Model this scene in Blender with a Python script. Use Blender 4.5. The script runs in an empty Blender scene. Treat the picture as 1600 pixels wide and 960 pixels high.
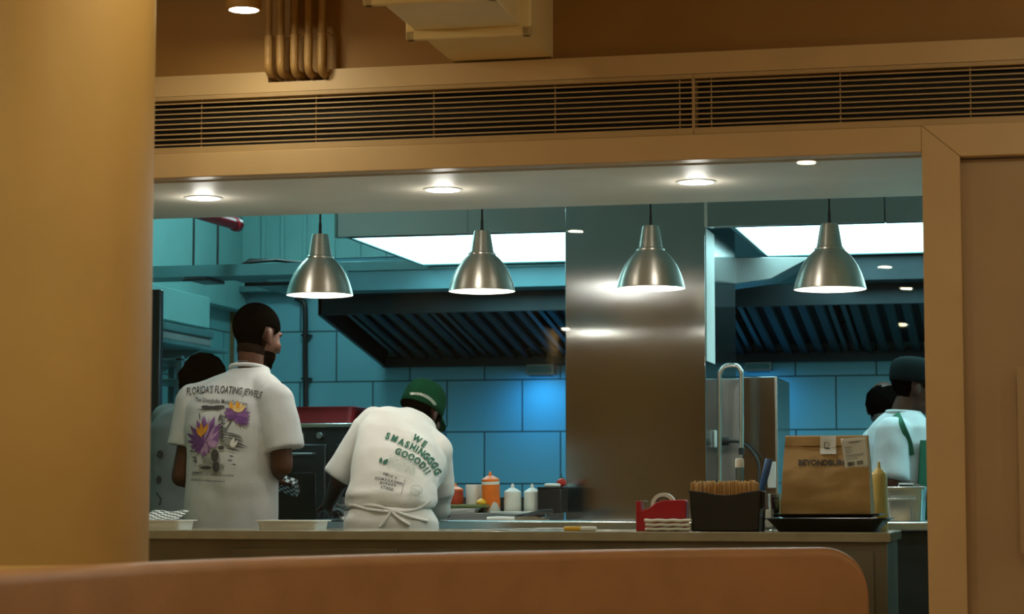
import bpy, bmesh, math, random
from mathutils import Vector, Matrix, noise
from mathutils.bvhtree import BVHTree
from math import sin, cos, pi, radians, sqrt, atan2

random.seed(7)
SC = bpy.context.scene
COL = SC.collection

# ---------------------------------------------------------------- camera, world, exposure
F = 3500.0                      # focal length in pixels of the 1600x960 frame
HOR = 778.0                     # horizon line
PITCH = math.atan((HOR - 480) / F)
PHI = radians(13.3)             # camera is turned left of the wall's normal
D = 7.4                         # distance of the camera to the glazed wall (plane Y = 0)
CAM = Vector((0, -D, 1.10))
cam_d = bpy.data.cameras.new('camera')
cam_d.sensor_width = 36
cam_d.lens = F / 1600 * 36
cam_d.clip_start = 0.05
cam_d.dof.use_dof = True
cam_d.dof.focus_distance = 8.7
cam_d.dof.aperture_fstop = 4.5
cam = bpy.data.objects.new('camera', cam_d)
cam.location = CAM
cam.rotation_euler = (pi / 2 + PITCH, 0, PHI)
COL.objects.link(cam)
SC.camera = cam
SC.view_settings.view_transform = 'Standard'
SC.view_settings.look = 'None'
SC.view_settings.gamma = 1
SC.view_settings.use_curve_mapping = False
SC.view_settings.exposure = 0.0
world = bpy.data.worlds.new('world')
SC.world = world
world.use_nodes = True
world.node_tree.nodes['Background'].inputs[0].default_value = (1.0, 0.8, 0.55, 1)
world.node_tree.nodes['Background'].inputs[1].default_value = 0.02

# light levels
DINE_W = 9.2                   # each ceiling can in the dining room (W)
DINE_C = (1.0, 0.90, 0.58)
SOFFIT_W = 2.5                  # each downlight in the soffit over the pass
SOFFIT_C = (1.0, 0.95, 0.87)
PEND_W = 3.2
PEND_C = (1.0, 0.94, 0.84)
PANEL_E = 5.0                   # kitchen light panels, emission strength
PANEL_C = (0.50, 0.95, 1.0)
BLUE_FILL_W = 1.3  # added blue fill in front of the hood boxes
KIT_FILL_W = 17.0                    # added unseen tubes that brighten the left end of the kitchen

FWD = Vector((-sin(PHI), cos(PHI), 0))
RGT = Vector((cos(PHI), sin(PHI), 0))
UP = Vector((0, 0, 1))

def ray(px, py):
    xc = (px - 800) / F
    yc = (480 - py) / F
    return RGT * xc + FWD * (cos(PITCH) - yc * sin(PITCH)) + UP * (sin(PITCH) + yc * cos(PITCH))

def W(px, py, Y):               # the point of depth plane Y seen at a pixel of the photograph
    d = ray(px, py)
    return CAM + d * ((Y - CAM.y) / d.y)

def WZ(px, py, Z):
    d = ray(px, py)
    return CAM + d * ((Z - CAM.z) / d.z)

def PM(px, Y):                  # pixels per metre there
    d = ray(px, 640)
    return F / ((Y - CAM.y) / d.y)

def X(px, Y):
    return W(px, 640, Y).x

def Zy(py, Y, px=800):
    return W(px, py, Y).z

# ---------------------------------------------------------------- materials
def lin(c):
    return tuple((v / 12.92 if v <= 0.04045 else ((v + 0.055) / 1.055) ** 2.4) for v in c)

def rgb(r, g, b):
    return lin((r / 255, g / 255, b / 255))

def mat(name, col, rough=0.5, metal=0.0, var=0.06, scale=8.0, bump=0.0, bscale=None, stretch=None,
        aniso=0.0, arot=0.0, tang=None, trans=0.0, emit=None, estr=0.0, coat=0.0, sheen=0.0, spec=0.5, alpha=1.0):
    m = bpy.data.materials.new(name)
    m.use_nodes = True
    nt = m.node_tree
    b = nt.nodes['Principled BSDF']
    b.inputs['Base Color'].default_value = (*col, 1)
    b.inputs['Roughness'].default_value = rough
    b.inputs['Metallic'].default_value = metal
    b.inputs['Specular IOR Level'].default_value = spec
    b.inputs['Coat Weight'].default_value = coat
    b.inputs['Sheen Weight'].default_value = sheen
    b.inputs['Transmission Weight'].default_value = trans
    b.inputs['Alpha'].default_value = alpha
    tc = nt.nodes.new('ShaderNodeTexCoord')
    vec = tc.outputs['Object']
    if stretch:
        mp = nt.nodes.new('ShaderNodeMapping')
        mp.inputs['Scale'].default_value = stretch
        nt.links.new(vec, mp.inputs['Vector'])
        vec = mp.outputs['Vector']
    if var > 0:
        n = nt.nodes.new('ShaderNodeTexNoise')
        n.inputs['Scale'].default_value = scale
        n.inputs['Detail'].default_value = 4
        nt.links.new(vec, n.inputs['Vector'])
        r = nt.nodes.new('ShaderNodeValToRGB')
        r.color_ramp.elements[0].position = 0.3
        r.color_ramp.elements[1].position = 0.7
        r.color_ramp.elements[0].color = (*[max(0, v * (1 - var)) for v in col], 1)
        r.color_ramp.elements[1].color = (*[min(1, v * (1 + var)) for v in col], 1)
        nt.links.new(n.outputs['Fac'], r.inputs['Fac'])
        nt.links.new(r.outputs['Color'], b.inputs['Base Color'])
    if bump > 0:
        n2 = nt.nodes.new('ShaderNodeTexNoise')
        n2.inputs['Scale'].default_value = bscale or scale * 4
        n2.inputs['Detail'].default_value = 3
        nt.links.new(vec, n2.inputs['Vector'])
        bp = nt.nodes.new('ShaderNodeBump')
        bp.inputs['Strength'].default_value = bump
        bp.inputs['Distance'].default_value = 0.01
        nt.links.new(n2.outputs['Fac'], bp.inputs['Height'])
        nt.links.new(bp.outputs['Normal'], b.inputs['Normal'])
    if aniso:
        b.inputs['Anisotropic'].default_value = aniso
        b.inputs['Anisotropic Rotation'].default_value = arot
        if tang == 'radial':
            tg = nt.nodes.new('ShaderNodeTangent')
            tg.direction_type = 'RADIAL'
            tg.axis = 'Z'
            nt.links.new(tg.outputs[0], b.inputs['Tangent'])
        else:
            cb = nt.nodes.new('ShaderNodeCombineXYZ')
            for i_, v_ in enumerate(tang):
                cb.inputs[i_].default_value = v_
            nt.links.new(cb.outputs[0], b.inputs['Tangent'])
    if emit:
        b.inputs['Emission Color'].default_value = (*emit, 1)
        b.inputs['Emission Strength'].default_value = estr
    return m

def tile_mat(name, axis, ox, oz, c1, c2, grout, bw=0.45, bh=0.3):
    m = bpy.data.materials.new(name)
    m.use_nodes = True
    nt = m.node_tree
    b = nt.nodes['Principled BSDF']
    g = nt.nodes.new('ShaderNodeNewGeometry')
    s = nt.nodes.new('ShaderNodeSeparateXYZ')
    nt.links.new(g.outputs['Position'], s.inputs[0])
    c = nt.nodes.new('ShaderNodeCombineXYZ')
    def add(sock, v, out):
        a = nt.nodes.new('ShaderNodeMath')
        a.operation = 'ADD'
        a.inputs[1].default_value = v
        nt.links.new(sock, a.inputs[0])
        nt.links.new(a.outputs[0], out)
    add(s.outputs[axis], ox, c.inputs[0])
    add(s.outputs[2], oz, c.inputs[1])
    br = nt.nodes.new('ShaderNodeTexBrick')
    br.offset = 0.5
    br.offset_frequency = 2
    br.inputs['Color1'].default_value = (*c1, 1)
    br.inputs['Color2'].default_value = (*c2, 1)
    br.inputs['Mortar'].default_value = (*grout, 1)
    br.inputs['Scale'].default_value = 1
    br.inputs['Mortar Size'].default_value = 0.0045
    br.inputs['Mortar Smooth'].default_value = 0.1
    br.inputs['Bias'].default_value = 0
    br.inputs['Brick Width'].default_value = bw
    br.inputs['Row Height'].default_value = bh
    nt.links.new(c.outputs[0], br.inputs['Vector'])
    nt.links.new(br.outputs['Color'], b.inputs['Base Color'])
    b.inputs['Roughness'].default_value = 0.42
    bp = nt.nodes.new('ShaderNodeBump')
    bp.inputs['Strength'].default_value = 0.3
    bp.inputs['Distance'].default_value = 0.003
    bp.invert = True
    nt.links.new(br.outputs['Fac'], bp.inputs['Height'])
    nt.links.new(bp.outputs['Normal'], b.inputs['Normal'])
    return m

def glass_mat(name, tint=(1, 1, 1), boost=1.0, rough=0.0):
    m = bpy.data.materials.new(name)
    m.use_nodes = True
    nt = m.node_tree
    nt.nodes.remove(nt.nodes['Principled BSDF'])
    out = nt.nodes['Material Output']
    tr = nt.nodes.new('ShaderNodeBsdfTransparent')
    tr.inputs[0].default_value = (*tint, 1)
    gl = nt.nodes.new('ShaderNodeBsdfGlossy')
    gl.inputs['Roughness'].default_value = rough
    fr = nt.nodes.new('ShaderNodeFresnel')
    fr.inputs['IOR'].default_value = 1.45
    mu = nt.nodes.new('ShaderNodeMath')
    mu.operation = 'MULTIPLY'
    mu.inputs[1].default_value = boost
    nt.links.new(fr.outputs[0], mu.inputs[0])
    mx = nt.nodes.new('ShaderNodeMixShader')
    nt.links.new(mu.outputs[0], mx.inputs[0])
    nt.links.new(tr.outputs[0], mx.inputs[1])
    nt.links.new(gl.outputs[0], mx.inputs[2])
    nt.links.new(mx.outputs[0], out.inputs[0])
    return m

def emis(name, col, strength):
    m = bpy.data.materials.new(name)
    m.use_nodes = True
    nt = m.node_tree
    nt.nodes.remove(nt.nodes['Principled BSDF'])
    e = nt.nodes.new('ShaderNodeEmission')
    e.inputs[0].default_value = (*col, 1)
    e.inputs[1].default_value = strength
    nt.links.new(e.outputs[0], nt.nodes['Material Output'].inputs[0])
    return m

def checker_mat(name, size, c1, c2):
    m = bpy.data.materials.new(name)
    m.use_nodes = True
    nt = m.node_tree
    b = nt.nodes['Principled BSDF']
    b.inputs['Roughness'].default_value = 0.6
    tc = nt.nodes.new('ShaderNodeTexCoord')
    ck = nt.nodes.new('ShaderNodeTexChecker')
    ck.inputs['Color1'].default_value = (*c1, 1)
    ck.inputs['Color2'].default_value = (*c2, 1)
    ck.inputs['Scale'].default_value = 1 / size
    nt.links.new(tc.outputs['UV'], ck.inputs['Vector'])
    nt.links.new(ck.outputs['Color'], b.inputs['Base Color'])
    return m

M = {}
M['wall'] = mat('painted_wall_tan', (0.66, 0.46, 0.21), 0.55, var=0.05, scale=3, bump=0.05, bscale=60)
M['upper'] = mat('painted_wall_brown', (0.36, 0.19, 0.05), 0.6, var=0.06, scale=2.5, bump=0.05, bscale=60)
M['trim'] = mat('painted_trim', (0.66, 0.47, 0.25), 0.42, var=0.05, scale=4)
M['column'] = mat('column_plaster', (0.60, 0.375, 0.12), 0.5, var=0.07, scale=2.2, bump=0.06, bscale=30)
M['door'] = mat('door_laminate', (0.50, 0.36, 0.215), 0.22, var=0.05, scale=3)
M['grille'] = mat('grille_paint', (0.55, 0.38, 0.19), 0.45, var=0.05)
M['black'] = mat('matt_black', (0.004, 0.005, 0.005), 0.7, var=0.2)
M['duct'] = mat('duct_paint', (0.88, 0.72, 0.38), 0.5, var=0.05, scale=5)
M['pipe'] = mat('conduit_paint', (0.40, 0.235, 0.08), 0.5, var=0.06)
M['leather'] = mat('tan_leather', (0.45, 0.235, 0.11), 0.42, var=0.10, scale=6, bump=0.12, bscale=140)
M['floor'] = mat('floor_screed', (0.58, 0.43, 0.28), 0.35, var=0.1)
M['ktfloor'] = mat('kitchen_floor', (0.16, 0.17, 0.17), 0.4, var=0.15)
M['soffit'] = mat('soffit_white', (0.88, 0.79, 0.67), 0.5, var=0.03, scale=5)
M['kceil'] = mat('kitchen_ceiling', (0.55, 0.66, 0.66), 0.6, var=0.03)
M['glass'] = glass_mat('window_glass', (0.97, 0.985, 0.98), 0.38)
M['steel'] = mat('brushed_steel', (0.42, 0.43, 0.425), 0.15, 1.0, var=0.08, scale=1.2, bump=0.012, bscale=5, stretch=(1.0, 1.0, 1.0), aniso=0.92, tang=(0.95, 0.3, 0.0))
M['steel_d'] = mat('dull_steel', (0.36, 0.37, 0.36), 0.38, 1.0, var=0.12, scale=6)
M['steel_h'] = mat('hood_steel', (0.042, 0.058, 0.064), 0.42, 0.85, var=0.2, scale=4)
M['steel_b'] = mat('bright_steel', (0.70, 0.70, 0.68), 0.22, 1.0, var=0.06, scale=6)
M['alu'] = mat('spun_aluminium', (0.68, 0.62, 0.54), 0.38, 1.0, var=0.05, scale=30, stretch=(0.2, 0.2, 12), aniso=0.75, arot=0.25, tang='radial')
M['liner'] = mat('lamp_white', (0.9, 0.88, 0.82), 0.5, var=0.0)
M['counter'] = mat('counter_stone', (0.40, 0.35, 0.24), 0.16, var=0.10, scale=14, coat=0.3)
M['cabinet'] = mat('cabinet_steel', (0.22, 0.20, 0.15), 0.38, 0.7, var=0.15, scale=4)
M['dark'] = mat('dark_enamel', (0.018, 0.024, 0.026), 0.32, var=0.2)
M['teal_wall'] = mat('teal_painted_panel', (0.24, 0.52, 0.50), 0.45, var=0.05, scale=4)
M['teal_steel'] = mat('teal_grey_metal', (0.10, 0.24, 0.25), 0.4, 0.3, var=0.10)
M['skin'] = mat('brown_skin', (0.075, 0.028, 0.014), 0.55, spec=0.3, var=0.12, scale=20, bump=0.06, bscale=200)
M['skin_d'] = mat('deep_brown_skin', (0.060, 0.025, 0.015), 0.5, var=0.12, scale=20)
M['hair'] = mat('black_hair', (0.0018, 0.0018, 0.0016), 0.9, spec=0.0, var=0.4, scale=90, bump=0.5, bscale=350)
M['tee'] = mat('white_cotton', (0.53, 0.54, 0.54), 0.9, var=0.04, scale=10, bump=0.15, bscale=240, sheen=0.2)
M['cream'] = mat('cream_cotton', (0.72, 0.70, 0.66), 0.9, var=0.05, scale=10, bump=0.15, bscale=240, sheen=0.2)
M['greytee'] = mat('grey_cotton', (0.20, 0.23, 0.225), 0.9, var=0.08, scale=10, bump=0.15, bscale=240)
M['trouser'] = mat('dark_trousers', (0.03, 0.03, 0.035), 0.9, var=0.1)
M['green'] = mat('green_cap_cloth', (0.004, 0.040, 0.018), 0.9, spec=0.05, var=0.12, scale=20, bump=0.2, bscale=300)
M['apron_g'] = mat('green_apron_cloth', (0.012, 0.11, 0.055), 0.85, var=0.1, scale=20)
M['ink_g'] = mat('green_print', (0.008, 0.10, 0.055), 0.7, var=0.05)
M['ink_k'] = mat('charcoal_print', (0.05, 0.05, 0.05), 0.8, var=0.1)
M['ink_s'] = mat('grey_print', (0.27, 0.27, 0.25), 0.8, var=0.2, scale=60)
M['ink_p'] = mat('purple_print', (0.20, 0.085, 0.26), 0.8, var=0.25, scale=60)
M['ink_pd'] = mat('deep_purple_print', (0.13, 0.045, 0.19), 0.8, var=0.25, scale=60)
M['ink_pl'] = mat('lilac_print', (0.40, 0.24, 0.42), 0.8, var=0.2, scale=60)
M['ink_o'] = mat('orange_print', (0.72, 0.30, 0.02), 0.8, var=0.15, scale=60)
M['ink_y'] = mat('pale_yellow_print', (0.75, 0.52, 0.22), 0.8, var=0.15, scale=60)
M['ink_gl'] = mat('faint_green_print', (0.36, 0.44, 0.38), 0.8, var=0.15, scale=60)
M['red'] = mat('red_plastic', (0.42, 0.008, 0.018), 0.32, var=0.06)
M['red_d'] = mat('dark_red_plastic', (0.24, 0.012, 0.016), 0.4, var=0.1)
M['white'] = mat('white_plastic', (0.80, 0.79, 0.74), 0.4, var=0.03)
M['cloth'] = mat('white_napkin', (0.80, 0.76, 0.68), 0.9, var=0.04, bump=0.2, bscale=120)
M['paper'] = mat('white_paper', (0.78, 0.77, 0.74), 0.75, var=0.03)
M['kraft'] = mat('kraft_paper', (0.42, 0.245, 0.085), 0.65, var=0.08, scale=9, bump=0.25, bscale=22)
M['kraft_in'] = mat('wooden_sticks', (0.62, 0.36, 0.13), 0.7, var=0.15, scale=30)
M['blackp'] = mat('black_plastic', (0.010, 0.009, 0.008), 0.38, var=0.2)
M['blackt'] = mat('black_tray_plastic', (0.006, 0.010, 0.010), 0.22, var=0.2)
M['mustard'] = mat('mustard_plastic', (0.72, 0.50, 0.16), 0.35, var=0.05)
M['orange'] = mat('orange_sauce', (0.75, 0.17, 0.015), 0.35, var=0.15, scale=14)
M['redsauce'] = mat('red_sauce', (0.38, 0.05, 0.02), 0.35, var=0.15, scale=14)
M['milky'] = mat('milky_plastic', (0.72, 0.74, 0.66), 0.35, var=0.04)
M['yellow'] = mat('yellow_plastic', (0.75, 0.42, 0.02), 0.4, var=0.05)
M['blue'] = mat('blue_plastic', (0.02, 0.09, 0.28), 0.3, var=0.05)
M['clear'] = glass_mat('clear_plastic', (0.80, 0.84, 0.82), 2.5, 0.1)
M['checker'] = checker_mat('checkered_paper', 0.0182, (0.78, 0.76, 0.70), (0.01, 0.01, 0.012))

# ---------------------------------------------------------------- mesh builder
class MB:
    def __init__(s):
        s.v = []
        s.f = []
    def add(s, vs, fs):
        o = len(s.v)
        s.v += [Vector(p) for p in vs]
        s.f += [tuple(o + i for i in f) for f in fs]
        return s
    def box(s, c, size, R=None):
        hx, hy, hz = [k / 2 for k in size]
        vs = [Vector((x, y, z)) for x in (-hx, hx) for y in (-hy, hy) for z in (-hz, hz)]
        if R is not None:
            vs = [R @ p for p in vs]
        c = Vector(c)
        return s.add([c + p for p in vs], [(0, 1, 3, 2), (4, 6, 7, 5), (0, 4, 5, 1), (2, 3, 7, 6), (0, 2, 6, 4), (1, 5, 7, 3)])
    def bb(s, x0, x1, y0, y1, z0, z1):
        return s.box(((x0 + x1) / 2, (y0 + y1) / 2, (z0 + z1) / 2), (abs(x1 - x0), abs(y1 - y0), abs(z1 - z0)))
    def rings(s, rings, caps=True, closed=False):
        n = len(rings[0])
        vs = [p for r in rings for p in r]
        fs = []
        m = len(rings)
        for i in range(m if closed else m - 1):
            a, b = i * n, ((i + 1) % m) * n
            for j in range(n):
                k = (j + 1) % n
                fs.append((a + j, a + k, b + k, b + j))
        if caps and not closed:
            fs.append(tuple(range(n - 1, -1, -1)))
            fs.append(tuple((m - 1) * n + j for j in range(n)))
        return s.add(vs, fs)
    def lathe(s, prof, c=(0, 0, 0), n=40, R=None, caps=True):
        c = Vector(c)
        rs = []
        for r, z in prof:
            ring = [Vector((r * cos(2 * pi * j / n), r * sin(2 * pi * j / n), z)) for j in range(n)]
            if R is not None:
                ring = [R @ p for p in ring]
            rs.append([c + p for p in ring])
        return s.rings(rs, caps)
    def cyl(s, p0, p1, r0, r1=None, n=20):
        p0, p1 = Vector(p0), Vector(p1)
        R = (p1 - p0).to_track_quat('Z', 'Y').to_matrix()
        return s.lathe([(r0, 0), (r0 if r1 is None else r1, (p1 - p0).length)], p0, n, R)
    def tube(s, pts, r, n=10, closed=False):
        pts = [Vector(p) for p in pts]
        rs = []
        ref = None
        m = len(pts)
        for i, p in enumerate(pts):
            if closed:
                t = pts[(i + 1) % m] - pts[i - 1]
            else:
                t = pts[min(i + 1, m - 1)] - pts[max(i - 1, 0)]
            t.normalize()
            if ref is None:
                ref = t.orthogonal().normalized()
            ref = (ref - t * ref.dot(t)).normalized()
            b = t.cross(ref)
            rr = r[i] if isinstance(r, (list, tuple)) else r
            rs.append([p + ref * (rr * cos(2 * pi * j / n)) + b * (rr * sin(2 * pi * j / n)) for j in range(n)])
        return s.rings(rs, True, closed)
    def prism(s, poly, ext):          # polygon (3D points) extruded along a vector
        ext = Vector(ext)
        a = [Vector(p) for p in poly]
        n = len(a)
        return s.add(a + [p + ext for p in a], [tuple(range(n - 1, -1, -1)), tuple(range(n, 2 * n))] +
                     [(i, (i + 1) % n, n + (i + 1) % n, n + i) for i in range(n)])
    def sphere(s, c, r, n=20, m=12, R=None):
        c = Vector(c)
        if not isinstance(r, (tuple, list)):
            r = (r, r, r)
        rs = []
        for i in range(m + 1):
            th = pi * (0.001 + 0.998 * i / m)
            ring = [Vector((r[0] * sin(th) * cos(2 * pi * j / n), r[1] * sin(th) * sin(2 * pi * j / n), -r[2] * cos(th))) for j in range(n)]
            if R is not None:
                ring = [R @ p for p in ring]
            rs.append([c + p for p in ring])
        return s.rings(rs)
    def capsule(s, p0, p1, r0, r1, n=18):
        p0, p1 = Vector(p0), Vector(p1)
        d = p1 - p0
        L = d.length
        R = d.to_track_quat('Z', 'Y').to_matrix()
        prof = [(r0 * sin(a), -r0 * cos(a)) for a in [pi / 2 * (k + 0.02) / 5 for k in range(5)]]
        prof += [(r0, 0), (r1, L)]
        prof += [(r1 * cos(a), L + r1 * sin(a)) for a in [pi / 2 * (k + 0.98) / 5 for k in range(5)]]
        return s.lathe(prof, p0, n, R)
    def mesh(s, name, sharp=35, bevel_clean=False):
        me = bpy.data.meshes.new(name)
        me.from_pydata([tuple(p) for p in s.v], [], s.f)
        bm = bmesh.new()
        bm.from_mesh(me)
        bmesh.ops.recalc_face_normals(bm, faces=bm.faces)
        for f in bm.faces:
            f.smooth = sharp is not None
        if sharp is not None:
            lim = radians(sharp)
            for e in bm.edges:
                if len(e.link_faces) == 2 and e.calc_face_angle(0) > lim:
                    e.smooth = False
        bm.to_mesh(me)
        bm.free()
        return me
    def build(s, name, m, parent=None, bevel=0, sharp=35, seg=2):
        o = bpy.data.objects.new(name, s.mesh(name, sharp))
        o.data.materials.append(m)
        COL.objects.link(o)
        o.parent = parent
        if bevel:
            b = o.modifiers.new('bevel', 'BEVEL')
            b.width = bevel
            b.segments = seg
            b.limit_method = 'ANGLE'
            b.angle_limit = radians(40)
            b.harden_normals = False
        return o

def tag(o, label=None, cat=None, group=None, kind=None):
    if label: o['label'] = label
    if cat: o['category'] = cat
    if group: o['group'] = group
    if kind: o['kind'] = kind
    return o

def thing(name, label, cat, loc=(0, 0, 0), rz=0, group=None):
    o = bpy.data.objects.new(name, None)
    o.empty_display_size = 0.05
    COL.objects.link(o)
    o.location = loc
    o.rotation_euler = (0, 0, rz)
    return tag(o, label, cat, group)

def struct(name, mb, m, bevel=0, parent=None):
    o = mb.build(name, m, parent, bevel)
    if parent is None:
        o['kind'] = 'structure'
    return o

def lamp(name, parent, loc, kind, watts, col, size=0.08, spot=None, rot=None):
    l = bpy.data.lights.new(name, kind)
    l.energy = watts
    l.color = col
    if kind == 'AREA':
        l.shape = 'DISK'
        l.size = size
    else:
        l.shadow_soft_size = size
    if kind == 'SPOT':
        l.spot_size = spot or radians(140)
        l.spot_blend = 0.6
    o = bpy.data.objects.new(name, l)
    COL.objects.link(o)
    o.parent = parent
    o.location = loc
    if rot: o.rotation_euler = rot
    return o

def copy_tree(o, parent=None):
    c = o.copy()
    COL.objects.link(c)
    if parent: c.parent = parent
    for ch in list(o.children):
        copy_tree(ch, c)
    return c

def evaluated(o):
    dg = bpy.context.evaluated_depsgraph_get()
    dg.update()
    me = bpy.data.meshes.new_from_object(o.evaluated_get(dg))
    return me

def fuse(mb, voxel=0.006, smooth=4, wrinkle=None):      # one continuous skin over overlapping solids
    me = bpy.data.meshes.new('tmp')
    me.from_pydata([tuple(p) for p in mb.v], [], mb.f)
    bm = bmesh.new()
    bm.from_mesh(me)
    bmesh.ops.recalc_face_normals(bm, faces=bm.faces)
    bm.to_mesh(me)
    bm.free()
    o = bpy.data.objects.new('tmp', me)
    COL.objects.link(o)
    r = o.modifiers.new('r', 'REMESH')
    r.mode = 'VOXEL'
    r.voxel_size = voxel
    if smooth:
        sm = o.modifiers.new('s', 'SMOOTH')
        sm.factor = 0.5
        sm.iterations = smooth
    out = evaluated(o)
    bpy.data.objects.remove(o)
    bpy.data.meshes.remove(me)
    if wrinkle:
        bm = bmesh.new()
        bm.from_mesh(out)
        bm.normal_update()
        dv = [(v, v.normal * wrinkle(v.co)) for v in bm.verts]
        for v, d in dv:
            v.co += d
        bm.to_mesh(out)
        bm.free()
    for p in out.polygons:
        p.use_smooth = True
    return out

def mobj(name, me, m, parent=None):
    me.name = name
    o = bpy.data.objects.new(name, me)
    o.data.materials.clear()
    o.data.materials.append(m)
    COL.objects.link(o)
    o.parent = parent
    return o

# ---- writing and prints: flat shapes in photograph pixels, laid onto a surface
def text2d(s, size=1.0, shear=0.0, bold=0.0, sx=1.0, align='CENTER', space=1.0):
    cu = bpy.data.curves.new('t', 'FONT')
    cu.body = s
    cu.size = size
    cu.shear = shear
    cu.offset = bold
    cu.space_character = space
    cu.align_x = align
    cu.align_y = 'CENTER'
    cu.resolution_u = 3
    o = bpy.data.objects.new('t', cu)
    COL.objects.link(o)
    me = evaluated(o)
    vs = [(v.co.x * sx, v.co.y) for v in me.vertices]
    fs = [tuple(p.vertices) for p in me.polygons]
    bpy.data.objects.remove(o)
    bpy.data.meshes.remove(me)
    return vs, fs

class Flat:
    def __init__(s):
        s.v = []
        s.f = []
    def add(s, vs, fs):
        o = len(s.v)
        s.v += vs
        s.f += [tuple(o + i for i in f) for f in fs]
    def poly(s, pts):
        s.add(list(pts), [tuple(range(len(pts)))])
    def stroke(s, pts, w):
        a, b = [], []
        for i, p in enumerate(pts):
            q0 = pts[max(i - 1, 0)]
            q1 = pts[min(i + 1, len(pts) - 1)]
            dx, dy = q1[0] - q0[0], q1[1] - q0[1]
            L = math.hypot(dx, dy) or 1
            ww = w[i] if isinstance(w, list) else w
            a.append((p[0] - dy / L * ww / 2, p[1] + dx / L * ww / 2))
            b.append((p[0] + dy / L * ww / 2, p[1] - dx / L * ww / 2))
        n = len(pts)
        s.add(a + b, [(i, i + 1, n + i + 1, n + i) for i in range(n - 1)])
    def petal(s, x, y, L, w, ang, bend=0.0):
        pts = []
        for k in range(9):
            t = k / 8
            pts.append((t * L, w / 2 * sin(pi * t ** 0.75)))
        for k in range(7, 0, -1):
            t = k / 8
            pts.append((t * L, -w / 2 * sin(pi * t ** 0.75)))
        c, d = cos(radians(ang)), sin(radians(ang))
        out = []
        for u, v in pts:
            v += bend * (u / L) ** 2 * L
            out.append((x + u * c - v * d, y - (u * d + v * c)))
        s.poly(out)
    def ell(s, x, y, rx, ry, n=20, rot=0):
        c, d = cos(radians(rot)), sin(radians(rot))
        s.poly([(x + rx * cos(2 * pi * k / n) * c - ry * sin(2 * pi * k / n) * d,
                 y + rx * cos(2 * pi * k / n) * d + ry * sin(2 * pi * k / n) * c) for k in range(n)])
    def text(s, st, x, y, size, ang=0, arc=0.0, **kw):     # x, y in pixels; arc: curvature in 1/px (+ sags at the ends)
        vs, fs = text2d(st, size, **kw)
        c, d = cos(radians(ang)), sin(radians(ang))
        out = []
        for u, v in vs:
            if arc:
                a = u * arc
                r = 1 / arc
                u, v = (r + v) * sin(a), (r + v) * cos(a) - r
            out.append((x + u * c - v * d, y - (u * d + v * c)))
        s.add(out, fs)

def decal(name, flat, meshes, m, parent, base, lift=0.002, maxlen=5.0, eye=None):
    """lay the flat shapes on the surface of the given meshes (local to base)"""
    bm = bmesh.new()
    vs = [bm.verts.new((p[0], p[1], 0)) for p in flat.v]
    for f in flat.f:
        try:
            bm.faces.new([vs[i] for i in f])
        except ValueError:
            pass
    bmesh.ops.triangulate(bm, faces=bm.faces)
    for _ in range(4):
        long = [e for e in bm.edges if e.calc_length() > maxlen]
        if not long: break
        bmesh.ops.subdivide_edges(bm, edges=long, cuts=1)
        bmesh.ops.triangulate(bm, faces=bm.faces)
    trees = []
    for me in meshes:
        b2 = bmesh.new()
        b2.from_mesh(me)
        trees.append(BVHTree.FromBMesh(b2))
        b2.free()
    o = CAM - base
    dead = []
    for v in bm.verts:
        d = ray(v.co.x, v.co.y).normalized()
        best = None
        for t in trees:
            h = t.ray_cast(o, d)
            if h[0] is not None and (best is None or h[3] < best[3]):
                best = h
        if best is None:
            dead.append(v)
        else:
            n = best[1]
            if n.dot(d) > 0: n = -n
            v.co = best[0] + n * lift - d * lift
    if dead:
        bmesh.ops.delete(bm, geom=dead, context='VERTS')
    me = bpy.data.meshes.new(name)
    bm.to_mesh(me)
    bm.free()
    return mobj(name, me, m, parent)

# ================================================================ THE SETTING
YB = 5.2                                    # kitchen back wall
XL = X(360, YB)                             # kitchen left wall
XR = 4.6
DX0, DX1, DY0 = -4.6, 5.0, -17.5            # dining room
CEIL = 2.885
zLipT, zLipB = Zy(96, 0), Zy(128.5, 0)
zBT, zBB, zFB, zHB = Zy(136, 0), Zy(211.5, 0), Zy(222, 0), Zy(261, 0)
XW1 = X(1447, 0)                            # right edge of the opening
XP1 = X(1507, 0)
XW0 = X(150, 0)                             # left edge, hidden by the column

struct('floor', MB().bb(DX0, DX1, DY0, 0.1, -0.1, 0), M['floor'])
struct('floor_kitchen', MB().bb(XL - 0.1, XR, 0.1, YB + 0.1, -0.1, 0), M['ktfloor'])
struct('ceiling', MB().bb(DX0, DX1, DY0, 0.0, CEIL, CEIL + 0.1), M['wall'])
struct('ceiling_kitchen', MB().bb(XL - 0.1, XR, 1.12, YB + 0.1, 2.95, 3.05), M['kceil'])
struct('wall_left', MB().bb(DX0 - 0.1, DX0, DY0, 0, 0, CEIL), M['wall'])
struct('wall_right', MB().bb(DX1, DX1 + 0.1, DY0, 0, 0, CEIL), M['wall'])
struct('wall_back', MB().bb(DX0 - 0.1, DX1 + 0.1, DY0 - 0.1, DY0, 0, CEIL), M['wall'])
# the glazed wall
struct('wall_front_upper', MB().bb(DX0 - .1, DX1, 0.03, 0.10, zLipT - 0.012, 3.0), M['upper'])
struct('wall_front_left', MB().bb(DX0 - 0.1, XW0, 0.0, 0.18, 0, zHB), M['wall'])
struct('wall_front_right', MB().bb(XP1 + 0.9, DX1 + .1, 0.0, 0.18, 0, zHB), M['wall'])
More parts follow.
